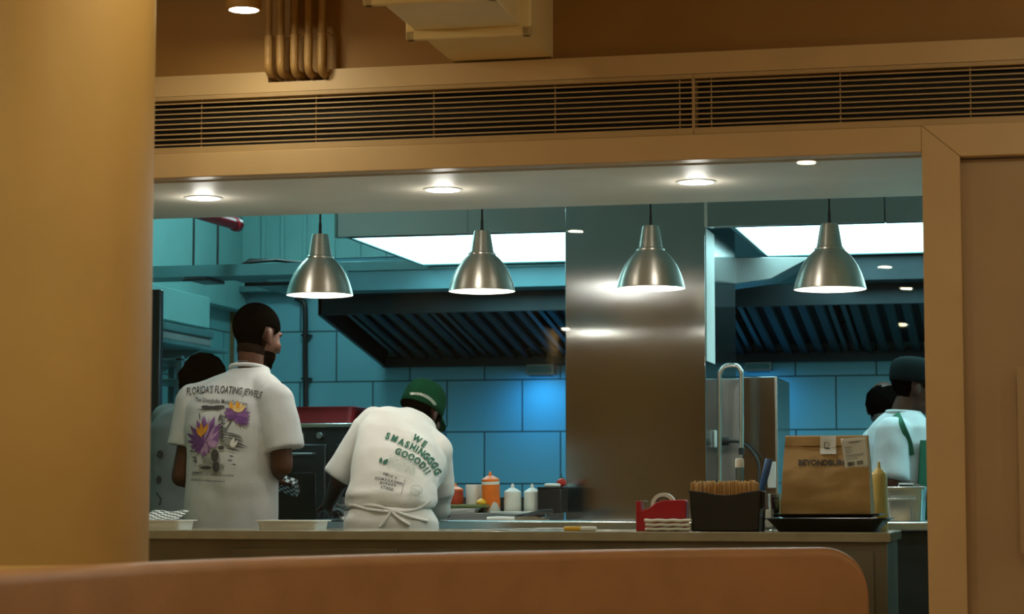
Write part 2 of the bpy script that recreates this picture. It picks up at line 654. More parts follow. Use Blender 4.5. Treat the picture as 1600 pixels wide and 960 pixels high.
# the lip with the cut-out the conduits go through
hx0, hx1 = X(416, 0), X(512, 0)
hz0, hz1 = W(464, 128, 0).z, zLipT
lip = MB().bb(DX0, hx0, -0.012, 0.1, zLipB, zLipT).bb(hx1, DX1, -0.012, 0.1, zLipB, zLipT).bb(hx0, hx1, -0.012, 0.1, zLipB, hz0)
struct('trim_1', lip, M['trim'])
struct('trim_2', MB().bb(hx0 - .01, hx1 + .01, 0.085, 0.105, hz0 - .01, zLipT - 0.001), M['black'])
# header over the window, post, frame of the panel to the right (mitred corner)
yf = -0.02
struct('trim_3', MB().bb(DX0, XW1, yf, 0.055, zHB, zFB), M['trim'], 0.003)
zD = W(1530, 245, 0).z
post = [(XW1, 0), (XP1, 0), (XP1, zD), (XW1, zFB)]
struct('trim_4', MB().prism([(x, yf - .004, z) for x, z in post], (0, 0.18, 0)), M['trim'], 0.002)
head = [(XW1 + .0015, zFB), (XP1 + .0015, zD), (DX1, zD), (DX1, zFB)]
struct('trim_5', MB().prism([(x, yf - .004, z) for x, z in head], (0, 0.18, 0)), M['trim'], 0.002)
dr = struct('door_1', MB().bb(XP1, XP1 + 0.9, 0.03, 0.075, 0.01, zD - 0.004), M['door'])
hxp = X(1590, 0.02)
MB().bb(hxp, hxp + 0.03, -0.012, 0.0, 0.92, 1.52).bb(hxp + .008, hxp + .022, -0.004, 0.035, 0.96, 0.99).bb(hxp + .008, hxp + .022, -0.004, 0.035, 1.44, 1.47).build('door_handle', M['door'], dr, 0.004)
struct('window_1', MB().bb(XW0, XW1 + .01, 0.028, 0.036, 0.0, zHB + .01), M['glass'])
# white soffit over the pass
YS = W(800, 326, 1).y
zs = zHB - 0.004
for y_ in [x * 0.01 for x in range(60, 180)]:
    if W(800, 326, y_).z < zs:
        YS = y_
struct('ceiling_soffit', MB().bb(XW0 - .6, XR, 0.076, YS, zs, 2.95), M['soffit'])
# kitchen walls
x757 = X(757, YB)
M['tile_b'] = tile_mat('teal_wall_tiles', 0, -x757 + 0.225, 0.02, (0.19, 0.47, 0.55), (0.22, 0.51, 0.59), (0.02, 0.07, 0.08))  # both tile colours carry part of the cyan light's tint
M['tile_s'] = tile_mat('teal_side_tiles', 1, 0.1, 0.02, (0.17, 0.50, 0.50), (0.20, 0.54, 0.54), (0.02, 0.07, 0.08))
struct('wall_kitchen_back', MB().bb(XL - .1, XR, YB, YB + .1, 0, 2.95), M['tile_b'])
struct('wall_kitchen_left', MB().bb(XL - .1, XL, 0.1, YB, 0, 2.95), M['tile_s'])
struct('wall_kitchen_right', MB().bb(XR, XR + .1, 0.1, YB, 0, 2.95), M['tile_s'])
# upper cladding: flat bulkhead on the left wall, ribbed metal panels on the back wall
zc = W(360, 488, YB).z
struct('wall_kitchen_left_upper', MB().bb(XL, XL + 0.10, 0.3, YB, zc, 2.95), M['teal_wall'], 0.004)
zr = W(420, 450, YB).z
rb = MB().bb(XL + .1, X(1000, YB), YB - 0.10, YB, zr, 2.95)
struct('wall_kitchen_back_upper', rb, M['teal_wall'], 0.003)
sm = MB()
for px in (410, 440, 475, 520, 560, 600):
    x = X(px, YB - .1)
    sm.bb(x - .012, x + .012, YB - .118, YB - .1, zr, 2.95)
struct('trim_6', sm, M['teal_wall'], 0.003)
struct('trim_7', MB().bb(XL + .1, X(492, YB), YB - .14, YB - .0, zr - .035, zr), M['teal_steel'], 0.003)
tc_ = X(357, YB)
struct('trim_8', MB().bb(XL - .0, XL + .02, YB - .02, YB, 1.0, zc), mat('wood_edge', (0.22, 0.12, 0.04), 0.6))

# round column and its foot
cx = (30 - 800) / F * 5.62
cc = CAM + RGT * cx + FWD * 5.62
CR = 203 * 5.62 / F
struct('column', MB().lathe([(CR + .012, 0), (CR + .012, 0.925), (CR + .006, .934), (CR, 0.94), (CR, CEIL)], (cc.x, cc.y, 0), 96), M['column'])

# steel pillar and steel bulkhead across the second counter
YP = 2.30
px0, px1 = X(883.5, YP), X(1103, YP)
zb = W(705, 366, YP).z
YPB = YP + 1.0
struct('column_steel', MB().bb(px0, px1, YP, YPB, 0, 2.95), M['steel'], 0.003)
bx0 = X(525, YP)
struct('beam_steel', MB().bb(bx0, px0 - .001, YP + .001, YP + .06, zb, 2.95), M['steel'], 0.002)
b2 = MB().bb(px1 + .012, X(1386, YP), YP + .001, YP + .06, zb, 2.95)
struct('beam_steel_right', b2, M['steel'], 0.002)
struct('beam_steel_end', MB().bb(X(1386, YP) + .004, XR, YP + .001, YP + .06, zb, 2.95), M['steel'], 0.002)
struct('trim_9', MB().bb(px1 - .001, px1 + .013, YP - .003, YP + .03, zb, 2.95), M['white'], 0.001)
struct('trim_10', MB().bb(bx0 - .014, bx0 - .001, YP - .002, YP + .06, zb, 2.95), M['teal_wall'], 0.001)
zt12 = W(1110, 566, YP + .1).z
struct('reflection_strip', MB().bb(px1, px1 + .004, YP + .012, YP + .27, zt12, zb - .002), M['white'], .001)  # white strip stands in for the light panel's reflection on the pillar side
sx = X(730, YP)
struct('trim_11', MB().bb(sx - .002, sx + .002, YP - .0015, YP + .001, zb, 2.95), M['steel_d'])

# ================================================================ DINING SIDE
# ventilation grilles
def grille(x0, x1, label, conn):
    t = thing('air_grille', label, 'vent grille', (x0, 0, zFB), 0, 'linear vent grilles over the window')
    L = x1 - x0
    H = zLipB - zFB
    b0, b1 = zBB - zFB, zBT - zFB
    MB().bb(0, L, -.014, .06, 0, b0).build('bottom_rail', M['grille'], t, .002)
    MB().bb(0, L, -.014, .06, b1, H - .001).build('top_rail', M['grille'], t, .002)
    MB().bb(0, .004, -.014, .06, b0, b1).build('end_cap', M['grille'], t)
    MB().bb(L - .004, L, -.014, .06, b0, b1).build('end_cap', M['grille'], t)
    MB().bb(0, L, .062, .072, 0, H - .001).build('backing', M['black'], t)
    n = 9
    first = None
    for k in range(n):
        z = b0 + (b1 - b0) * (k + 0.6) / (n + 0.2)
        if first is None:
            first = MB().bb(.004, L - .004, -.010, -.002, -.0022, .0022).build('slat', M['grille'], t)
            first.location.z = z
        else:
            c = first.copy(); COL.objects.link(c); c.location.z = z
    for px in conn:
        x = X(px, 0) - x0
        MB().cyl((x, .004, b0), (x, .004, b1), .0022, n=8).build('cross_rod', M['grille'], t)
xg = X(1087.5, 0)
grille(DX0 + .3, xg, 'long tan vent grille over window, left of the panel joint', (309, 490, 676, 868, 1065))
grille(xg + .001, DX1 - .05, 'tan vent grille over window, right of the panel joint', (1115, 1319, 1525))

# conduits
cl = ['leftmost of the five brown conduits bending into the wall slot', 'second brown conduit from the left entering the wall slot',
      'middle one of the five brown conduits above the grille', 'fourth brown conduit from the left entering the wall slot',
      'rightmost of the five brown conduits bending into the wall slot']
for i, px in enumerate((414.2, 433.2, 455.2, 477.2, 498.3)):
    yp = -0.052
    x = X(px, yp)
    zt = CEIL
    ze = W(px, 92, yp).z
    t = thing('conduit_pipe', cl[i], 'pipe', (x, yp, zt), 0, 'conduits above the grille')
    r = .0125
    MB().cyl((0, 0, 0), (0, 0, ze - zt + .03), r, n=20).build('pipe', M['pipe'], t)
    zk = W(px, 57 - i * 1.3, yp).z - zt
    MB().lathe([(r, zk + .002), (r + .0028, zk), (r + .0028, ze - zt), (r, ze - zt - .002)], n=20).build('socket', M['pipe'], t)
    pts = [(0, 0, ze - zt)]
    R_ = .032
    for k in range(9):
        a = pi / 2 * k / 8
        pts.append((0, R_ * (1 - cos(a)), ze - zt - .016 - R_ * sin(a)))
    pts.append((0, .135, ze - zt - .016 - R_))
    MB().tube(pts, r + .0022, 20).build('elbow', M['pipe'], t)
cw = X(455, -.05)
t = thing('pipe_clamp_strip', 'thin wire strap tying the five brown conduits together', 'strap', (X(405, 0), 0, W(455, 58, 0).z))
wl = X(512, 0) - X(405, 0)
MB().tube([(0, .028, -.004), (.008, -.03, -.004), (wl * .25, -.032, 0), (wl * .5, -.034, -.002), (wl * .75, -.032, 0), (wl - .006, -.03, .006), (wl, .028, .006)], .0016, 6).build('strap', M['pipe'], t)

# duct that comes out of the wall above the lip
zd = W(780, 93, 0).z
dxa, dxb = X(704, 0), X(862, 0)
t = thing('air_duct', 'tan rectangular air duct running out from the upper wall', 'duct', (dxa, 0.03, zd), radians(1.7))
dw = dxb - dxa
MB().bb(0, dw, -2.2, .02, 0, CEIL - zd - .001).build('duct_body', M['duct'], t, .004)
def flange(yc):
    e = .030
    mb = MB()
    for (o, y0, y1) in ((e, -.030, .0), (e * .72, .0, .016), (e * .45, .016, .030)):
        mb.bb(-o, dw + o, yc + y0, yc + y1, -o, 0.004)
        mb.bb(-o, 0.004, yc + y0, yc + y1, -o, CEIL - zd - .002)
        mb.bb(dw - .004, dw + o, yc + y0, yc + y1, -o, CEIL - zd - .002)
    return mb
for py in (56, 2):
    yc = WZ(735 if py == 56 else 660, py, zd - .02).y
    flange(yc - .03).build('flange', M['duct'], t, .010, seg=3)

# ceiling cans of the dining room (their lit faces are also mirrored in the glass)
def can(x, y, zface, label, watts, col=DINE_C, wide=False):
    t = thing('ceiling_downlight', label, 'ceiling light', (x, y, CEIL), 0, 'downlights of the dining room')
    h = zface - CEIL
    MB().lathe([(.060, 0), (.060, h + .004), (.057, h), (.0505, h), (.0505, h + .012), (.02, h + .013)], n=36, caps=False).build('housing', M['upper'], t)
    MB().lathe([(.0505, h + .0015), (.049, h), (.0, h)][0:2] + [(.0005, h - .0005)], n=36, caps=False).build('diffuser', M['lamp_warm'], t)
    lamp('lamp', t, (0, 0, h - (.05 if wide else .004)), 'POINT' if wide else 'AREA', watts, col, .045 if wide else .09)
M['lamp_warm'] = emis('downlight_warm', (1.0, 0.86, 0.66), 22.0)
zf = 2.735
p = WZ(381, 16, zf)
can(p.x, p.y, zf, 'round surface downlight glowing left of the brown conduits', 2.0)
for px, py in ((799, 289), (1260, 253), (899, 361), (1382, 417), (564, 447), (1415, 451), (633, 474), (1410, 507), (884, 514), (722, 519)):
    d = ray(px, py)
    p = CAM + d * ((zf - CAM.z) / d.z)
    can(p.x, 0.06 - p.y, zf, 'ceiling downlight of the dining room, seen only as a reflection in the glass', DINE_W)
for x, y in ((-1.7, -2.4), (0.2, -1.7), (1.9, -1.5), (-2.9, -1.4), (1.2, -2.8)):  # unseen cans added to light the header and upper wall
    can(x, y, zf, 'added ceiling downlight near the glazed wall, outside the frame', DINE_W * 0.8, wide=True)

# curved banquette back in front of the window
bench = [((-260, 908), 3.9), ((0, 895), 4.49), ((235, 881), 5.1), ((460, 872), 5.60), ((700, 865.5), 6.02), ((980, 860), 6.42), ((1250, 857), 6.66), ((1353, 856.5), 6.70)]
pts = [CAM + RGT * ((px - 800) / F * tt) + FWD * tt for (px, py), tt in bench]
def catmull(P, n=12):
    out = []
    for i in range(len(P) - 1):
        p0, p1, p2, p3 = P[max(i - 1, 0)], P[i], P[i + 1], P[min(i + 2, len(P) - 1)]
        for k in range(n):
            t_ = k / n
            out.append(0.5 * ((2 * p1) + (p2 - p0) * t_ + (2 * p0 - 5 * p1 + 4 * p2 - p3) * t_ * t_ + (3 * p1 - p0 - 3 * p2 + p3) * t_ ** 3))
    out.append(P[-1])
    return out
path = [Vector((p.x, p.y, 0)) for p in catmull(pts)]
S = [0]
for a, b in zip(path, path[1:]):
    S.append(S[-1] + (b - a).length)
Lb = S[-1]
# finer at the rounded end
def at(s):
    for i in range(len(S) - 1):
        if S[i + 1] >= s:
            k = (s - S[i]) / (S[i + 1] - S[i])
            return path[i].lerp(path[i + 1], k), (path[i + 1] - path[i]).normalized()
    return path[-1], (path[-1] - path[-2]).normalized()
ss = [s for s in S if s < Lb - .16] + [Lb - .15 + .15 * sin(pi / 2 * k / 14) for k in range(15)]
ZT, RC, TH = 0.952, 0.125, 0.10
rings = []
for s in ss:
    c, tg = at(min(s, Lb - 1e-5))
    nrm = Vector((-tg.y, tg.x, 0))
    u = s - (Lb - RC)
    zt = ZT - (RC - sqrt(max(RC * RC - u * u, 0))) if u > 0 else ZT
    prof = [(0, 0.02)] + [(.03 - .03 * cos(a), zt - .03 + .03 * sin(a)) for a in [pi / 2 * k / 6 for k in range(7)]] + \
           [(TH - .03 + .03 * sin(a), zt - .03 + .03 * cos(a)) for a in [pi / 2 * k / 6 for k in range(7)]] + [(TH, 0.02)]
    rings.append([c + nrm * a + UP * z for a, z in prof])
t = thing('banquette', 'curved tan leather banquette back with a rounded end', 'bench', (path[20].x, path[20].y, 0))
t_inv = Vector((path[20].x, path[20].y, 0))
MB().rings([[p - t_inv for p in r] for r in rings]).build('backrest', M['leather'], t, sharp=50)
MB().rings([[path_p - t_inv for path_p in q] for q in [[at(min(s, Lb - .02))[0] + Vector((-at(min(s, Lb - .02))[1].y, at(min(s, Lb - .02))[1].x, 0)) * a + UP * z for a, z in ((.015, 0), (.015, .03), (TH - .015, .03), (TH - .015, 0))] for s in S[::3]]]).build('plinth', M['dark'], t)

# ================================================================ KITCHEN FIXTURES
# recessed downlights of the soffit
M['lamp_cool'] = emis('downlight_cool', (0.95, 1.0, 0.98), 14.0)
for px, py, lb in ((318, 310.5, 'leftmost bright round downlight in the white soffit'), (692, 297.5, 'middle bright round downlight in the white soffit'), (1088, 285.5, 'rightmost bright round downlight in the white soffit')):
    p = WZ(px, py, zs - .004)
    t = thing('soffit_downlight', lb, 'ceiling light', (p.x, p.y, zs), 0, 'downlights in the white soffit')
    MB().lathe([(.071, 0), (.071, -.003), (.062, -.005), (.060, -.001)], n=40, caps=False).build('ring', M['white'], t)
    MB().lathe([(.060, -.0015), (.05, -.0055), (.03, -.0085), (.0005, -.0095)], n=40, caps=False).build('diffuser', M['lamp_cool'], t)
    lamp('lamp', t, (0, 0, -.014), 'AREA', SOFFIT_W, SOFFIT_C, .11)
    lamp('lamp_glow', t, (0, 0, -.05), 'POINT', .9, SOFFIT_C, .04)

# pendants
PY = YS + 0.10
M['bulb'] = emis('pendant_bulb', (1.0, 0.95, 0.86), 30.0)
plab = ['leftmost brushed aluminium pendant lamp, above the man in the printed tee', 'second brushed aluminium pendant lamp from the left, against the light panel',
        'third brushed aluminium pendant lamp, in front of the steel pillar', 'rightmost brushed aluminium pendant lamp, above the paper bag']
for i, (px, py, w) in enumerate(((499.5, 464, 105), (753, 458, 104.5), (1017, 453.5, 108), (1297, 455, 113.5))):
    # depth follows the lamp's apparent width around the line of lamps
    p = W(px, py - 2, PY)
    r0 = w / 2 / PM(px, PY)
    k = r0 / .1325
    t = thing('pendant_lamp', plab[i], 'pendant lamp', (p.x, p.y, p.z), 0, 'aluminium pendant lamps over the pass')
    prof = [(.1325, 0), (.1335, .002), (.1315, .006), (.126, .030), (.1165, .058), (.1030, .088), (.086, .114), (.069, .133), (.0575, .143), (.0545, .147), (.0545, .153), (.050, .155),
            (.0478, .158), (.0465, .160), (.0335, .238), (.031, .2435), (.012, .246)]
    inn = [(.1310, .0015), (.1235, .030), (.114, .058), (.1005, .087), (.0835, .1125), (.0665, .131), (.05, .143), (.0005, .146)]
    MB().lathe([(a * k, b * k) for a, b in prof], n=64, caps=False).build('lamp_shade', M['alu'], t, sharp=28)
    MB().lathe([(a * k, b * k) for a, b in inn], n=48, caps=False).build('lamp_liner', M['liner'], t)
    MB().sphere((0, 0, .075 * k), .028 * k).build('bulb', M['bulb'], t)
    MB().lathe([(.0075, .244 * k), (.0075, .25 * k), (.006, .262 * k), (.0062, .285 * k), (.0045, .29 * k)], n=16).build('cord_grip', M['blackp'], t)
    MB().cyl((0, 0, .285 * k), (0, 0, 2.95 - p.z), .0042, n=10).build('cord', M['blackp'], t)
    MB().lathe([(.045, 2.95 - p.z), (.045, 2.935 - p.z), (.038, 2.92 - p.z), (.006, 2.915 - p.z)], n=24, caps=False).build('ceiling_rose', M['blackp'], t)
    lamp('lamp', t, (0, 0, .030 * k), 'POINT', PEND_W, PEND_C, .03)

# luminous panels behind the steel bulkhead
ZPN = zb + 0.012
y0p = YP + .07
y1p = WZ(760, 411, ZPN).y
xpl = WZ(545, 371.5, ZPN).x
M['panel'] = emis('light_panel_diffuser', PANEL_C, PANEL_E)
def panel(x0, x1, y0, y1, label):
    t = thing('light_panel', label, 'ceiling light', ((x0 + x1) / 2, (y0 + y1) / 2, 2.95), 0, 'luminous ceiling panels of the kitchen')
    w, d = (x1 - x0) / 2, (y1 - y0) / 2
    z = ZPN - 2.95
    MB().bb(-w + .02, w - .02, -d + .02, d - .02, z, z + .01).build('diffuser', M['panel'], t)
    MB().bb(-w, w, -d, -d + .02, z - .006, z + .05).bb(-w, w, d - .02, d, z - .006, z + .05).bb(-w, -w + .02, -d, d, z - .006, z + .05).bb(w - .02, w, -d, d, z - .006, z + .05).build('frame', M['teal_steel'], t)
    MB().bb(-w + .01, w - .01, -d + .01, d - .01, z + .03, z + .06).build('casing', M['teal_wall'], t)
    for a, b in ((-.8, -.7), (.8, -.7), (-.8, .7), (.8, .7)):
        MB().cyl((w * a, d * b, z + .06), (w * a, d * b, 0), .006, n=8).build('hanger_rod', M['steel_d'], t)
xm = px1 + .02
panel(xpl, px0 - .003, y0p, y1p, 'wide white luminous ceiling panel left of the steel pillar')
panel(px1 + .10, XR - .1, y0p, y1p, 'white luminous ceiling panel right of the steel pillar')

# extractor hood on the back wall
YH = 3.95
hxl = W(497, 470, YH).x
zh0, zh1 = W(690, 456, YH).z, W(690, 489, YH).z
zhb = W(690, 574, YB).z
xr_h = XR - .02
t = thing('extractor_hood', 'long dark steel extractor hood with sloping baffle filters on the tiled wall', 'extractor hood', (hxl, YB, 0))
def HL(x, y, z): return Vector((x - hxl, y - YB, z))
o = MB()
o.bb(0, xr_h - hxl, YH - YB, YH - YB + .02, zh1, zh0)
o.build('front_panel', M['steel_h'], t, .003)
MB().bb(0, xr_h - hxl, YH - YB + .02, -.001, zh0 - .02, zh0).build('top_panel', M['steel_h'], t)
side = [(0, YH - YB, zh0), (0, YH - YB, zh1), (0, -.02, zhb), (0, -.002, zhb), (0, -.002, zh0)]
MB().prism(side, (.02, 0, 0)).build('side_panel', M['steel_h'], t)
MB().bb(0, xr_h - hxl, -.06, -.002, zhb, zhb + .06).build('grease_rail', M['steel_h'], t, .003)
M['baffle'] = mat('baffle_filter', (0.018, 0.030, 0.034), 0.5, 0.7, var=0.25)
# filter bank: panels of sloping baffles between front and back
ya, za = YH + .10 - YB, zh1 + .03
yb_, zb_ = -.08, zhb + .05
sl = Vector((0, yb_ - ya, zb_ - za))
up = Vector((0, -sl.z, sl.y)).normalized()
x = .10
while x < xr_h - hxl - .5:
    fr = MB()
    w = .49
    a0 = Vector((x, ya, za))
    fr.prism([a0, a0 + Vector((.025, 0, 0)), a0 + Vector((.025, 0, 0)) + sl, a0 + sl], up * .03)
    fr.prism([a0 + Vector((w - .025, 0, 0)), a0 + Vector((w, 0, 0)), a0 + Vector((w, 0, 0)) + sl, a0 + Vector((w - .025, 0, 0)) + sl], up * .03)
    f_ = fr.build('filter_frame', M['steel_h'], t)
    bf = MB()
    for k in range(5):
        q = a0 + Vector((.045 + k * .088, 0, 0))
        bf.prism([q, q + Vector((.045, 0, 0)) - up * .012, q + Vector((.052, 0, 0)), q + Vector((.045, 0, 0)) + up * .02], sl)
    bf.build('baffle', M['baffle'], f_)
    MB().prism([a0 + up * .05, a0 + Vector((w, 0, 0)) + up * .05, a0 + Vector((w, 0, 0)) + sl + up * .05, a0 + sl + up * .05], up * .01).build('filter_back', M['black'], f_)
    x += .53
# diagonal braces seen under the hood
# ducts over the hood
YD = y1p + .06
M['duct_teal'] = mat('duct_teal_paint', (0.09, 0.25, 0.29), 0.5, var=0.06)
zt_, zq = W(760, 413, YD).z, W(760, 450, YD).z
t = thing('duct_box', 'long teal duct box between light panel and extractor hood', 'duct', (hxl, YD, 0))
MB().bb(0, px0 + .3 - hxl, 0, .18, zq, zt_ + .02).build('duct_body', M['duct_teal'], t, .004)
MB().bb(-.05, px0 + .3 - hxl, -.012, 0, zt_ - .02, zt_ + .03).build('duct_rail', M['teal_steel'], t, .002)
t = thing('duct_box', 'dark duct box right of the pillar, above the hood', 'duct', (px1 + .5, YD, 0))
zq2 = W(1290, 440, YD).z
MB().bb(0, XR - px1 - .52, 0, .16, zq2, zt_ + .02).build('duct_body', M['steel_h'], t, .004)
t = thing('duct_branch', 'grey slanting duct end beside the steel pillar', 'duct', (X(1128, 3.3), 3.3, 0))
g0, g1, g2, g3 = W(1128, 402, 3.3), W(1268, 402, 3.3), W(1205, 436, 3.3), W(1128, 447, 3.3)
MB().prism([q - Vector((X(1128, 3.3), 3.3, 0)) for q in (g0, g1, g2, g3)], (0, .25, 0)).build('duct_body', M['steel_d'], t, .004)

# small boxes under the hood; their blue glow is an added fill
def hoodbox(px, py, wpx, hpx, label, blue):
    p = W(px, py, YB - .07)
    m_ = PM(px, YB)
    w, h = wpx / m_ / 2, hpx / m_ / 2
    t = thing('hood_wall_box', label, 'wall lamp', (p.x, YB - .005, p.z), 0, 'small boxes under the hood')  # plain box; the blue lamp on it is an added fill
    MB().bb(-w, w, -.10, 0, -h, h).build('housing', M['steel_d'], t, .006)
    MB().bb(-w + .01, w - .01, -.104, -.10, -h + .012, h - .012).build('front_cover', M['teal_steel'], t)
    MB().bb(-w + .015, w - .015, -.088, -.015, -h - .004, -h).build('lens', M['blue_fill_face'] if blue else M['white'], t)  # faintly glowing face, added together with the blue fill
    if blue:
        lamp('lamp', t, (0, -.22, -h - .08), 'AREA', BLUE_FILL_W if px < 1000 else BLUE_FILL_W * .6, (0.05, 0.45, 1.0), .26, rot=(radians(28), 0, 0))  # fill light added to tint the tiles blue
M['blue_fill_face'] = emis('blue_fill_face', (0.1, 0.5, 1.0), 0.08)
hoodbox(845, 578, 44, 18, 'small box under the hood with added blue fill, left of the steel pillar', True)
hoodbox(1185, 573, 42, 15, 'small box under the hood with added blue fill, right of the steel pillar', True)

# cable tray hung across the left side, with hangers
t_p = W(240, 425, 2.9)
t = thing('cable_tray', 'teal grey metal cable tray hung across the kitchen on the left', 'cable tray', (t_p.x, 2.9, t_p.z))
e = W(521, 415, 2.9) - t_p
Lx = e.x
mb = MB().bb(-.6, Lx, 0, .008, -.025, .028).bb(-.6, Lx, .22, .228, -.025, .028).bb(-.6, Lx, .0, .228, -.029, -.025)
mb.build('tray', M['teal_steel'], t)
for px in (297, 312):
    x = X(px, 2.9) - t_p.x
    MB().cyl((x, .02 + (.2 if px == 312 else 0), -.03), (x, .02 + (.2 if px == 312 else 0), 2.95 - t_p.z), .006, n=8).build('hanger_rod', M['dark'], t)
x = X(304, 2.9) - t_p.x
MB().bb(x - .055, x + .055, -.02, .25, -.045, -.030).bb(x - .07, x + .07, -.01, .0, -.050, -.040).build('hanger_bracket', M['dark'], t)
cb = MB()
for k in range(3):
    cb.tube([(X(345, 2.9) - t_p.x + .02 * k, .1 + .03 * k, .0), (X(370, 2.9) - t_p.x, .1 + .03 * k, .045 + .01 * k), (X(420, 2.9) - t_p.x, .1 + .02 * k, .055), (X(480, 2.9) - t_p.x, .12, .03)], .008, 8)
cb.build('cable', M['blackp'], t)
# branch of the tray that runs back to the wall
q0 = W(362, 437, 3.15)
q1 = W(462, 458, 4.2)
t = thing('cable_tray', 'short teal cable tray branching back towards the tiled wall', 'cable tray', q0)
dv = q1 - q0
dv.z = 0
s_ = Vector((-dv.y, dv.x, 0)).normalized() * -.14
for off in (Vector((0, 0, 0)),):
    MB().prism([off, off + s_, off + s_ + dv, off + dv], (0, 0, .006)).prism([off, off + dv, off + dv + UP * .06, off + UP * .06], s_ * .06).prism([off + s_, off + s_ + dv, off + s_ + dv + UP * .06, off + s_ + UP * .06], s_ * -.06).build('tray', M['teal_steel'], t)
MB().bb(.05, .30, .05, .09, -.03, -.012).build('hanger_bracket', M['dark'], t)

bA, bB = W(480, 404, 3.9), W(700, 417, 3.9)
t = thing('steel_beam', 'short teal steel beam seen between the bulkhead and the light panel', 'beam', (bA.x, 3.9, bB.z))
MB().bb(0, bB.x - bA.x, 0, .008, 0, bA.z - bB.z).bb(0, bB.x - bA.x, .0, .09, 0, .008).bb(0, bB.x - bA.x, .0, .09, bA.z - bB.z - .008, bA.z - bB.z).build('beam_body', M['duct_teal'], t, .002)

# red sprinkler pipe under the kitchen ceiling
a, b = W(325, 338, 2.6), W(372, 352, 2.9)
t = thing('sprinkler_pipe', 'red fire sprinkler pipe end just below the soffit edge', 'pipe', a)
dvec = b - a
MB().cyl(-dvec * 1.5, dvec * .86, .028, n=20).build('pipe', M['red'], t)
MB().cyl(dvec * .86, dvec * 1.0, .034, n=20).build('end_cap', M['red'], t, .004)

# black conduit on the tiled wall
pt = [W(462, 466, YB - .05), W(474, 472, YB - .05), W(477, 490, YB - .05), W(477, 560, YB - .05), W(478, 640, YB - .05), W(478, 700, YB - .05)]
t = thing('wall_hose', 'black hose running down the tiled wall beside the red tray', 'hose', pt[-1])
MB().tube([p - pt[-1] for p in catmull(pt, 8)], .016, 14).build('hose', M['blackp'], t)
for py in (524, 592):
    q = W(477.5, py, YB - .05) - pt[-1]
    MB().box(q + Vector((0, .02, 0)), (.06, .05, .012)).build('clip', M['blackp'], t, .003)

# ---------------------------------------------------------------- pass counter
CZ = 0.985
CY0, CY1 = 0.10, 0.70
xe = X(1388, CY0)
xs = XW0 + .01
t = thing('pass_counter', 'long stone topped pass counter behind the glass', 'counter', ((xs + xe) / 2, CY0, 0))
ox = (xs + xe) / 2
zt2 = CZ
th = 14.5 / PM(700, CY0)
MB().bb(xs - ox, xe - ox, 0, CY1 - CY0, zt2 - th, zt2).build('countertop', M['counter'], t, .003)
MB().bb(xs - ox, xe - ox - .012, .03, CY1 - CY0 - .03, .0, zt2 - th).build('cabinet', M['cabinet'], t, .002)
dx0, dx1 = X(1180, CY0 + .02) - ox, X(1362, CY0 + .02) - ox
zdt = W(1330, 862, CY0).z
d1 = MB().bb(dx0, dx1, .018, .032, .06, zdt).build('door', M['cabinet'], t, .002)
MB().bb(dx0 + .02, dx0 + .035, .004, .018, .62, .78).build('handle', M['steel_d'], d1, .003)
for k in range(1, 7):
    xx = dx0 - .62 * k
    if xx < xs - ox: continue
    d_ = MB().bb(xx, xx + .61, .018, .032, .06, zdt).build('door', M['cabinet'], t, .002)
    MB().bb(xx + .02, xx + .035, .004, .018, .62, .78).build('handle', M['steel_d'], d_, .003)

# second counter, with a raised shelf along its back
KZ = 1.005
KY0, KY1 = 1.50, 2.29
kx0, kx1 = X(440, KY0), XR - .1
t = thing('prep_counter', 'steel preparation counter behind the cooks, with a bright front edge', 'counter', ((kx0 + kx1) / 2, KY0, 0))
ko = (kx0 + kx1) / 2
MB().bb(kx0 - ko, kx1 - ko, 0, KY1 - KY0, KZ - .035, KZ).build('worktop', M['steel_b'], t, .005)
MB().bb(kx0 - ko + .02, kx1 - ko - .02, .05, KY1 - KY0 - .02, .10, KZ - .035).build('cabinet', M['dark'], t)
MB().bb(kx0 - ko + .02, kx1 - ko - .02, .10, KY1 - KY0 - .02, 0, .10).build('plinth', M['black'], t)
RZ = 1.035
RY0 = 1.92
MB().bb(X(688, RY0) - ko, px0 - ko - .004, RY0 - KY0, KY1 - KY0, KZ, RZ).build('raised_shelf', M['steel_d'], t, .003)
t = thing('splash_guard', 'low dark splash guard standing along the back of the steel shelf', 'splash guard', (X(760, RY0), KY1 - .03, RZ))
MB().bb(X(688, RY0) - X(760, RY0), px0 - X(760, RY0) - .004, 0, .025, .001, W(760, 777, KY1).z - RZ).build('panel', M['dark'], t, .003)
MB().bb(X(688, RY0) - X(760, RY0), px0 - X(760, RY0) - .004, -.02, 0.0, .001, .006).build('foot', M['dark'], t, .001)

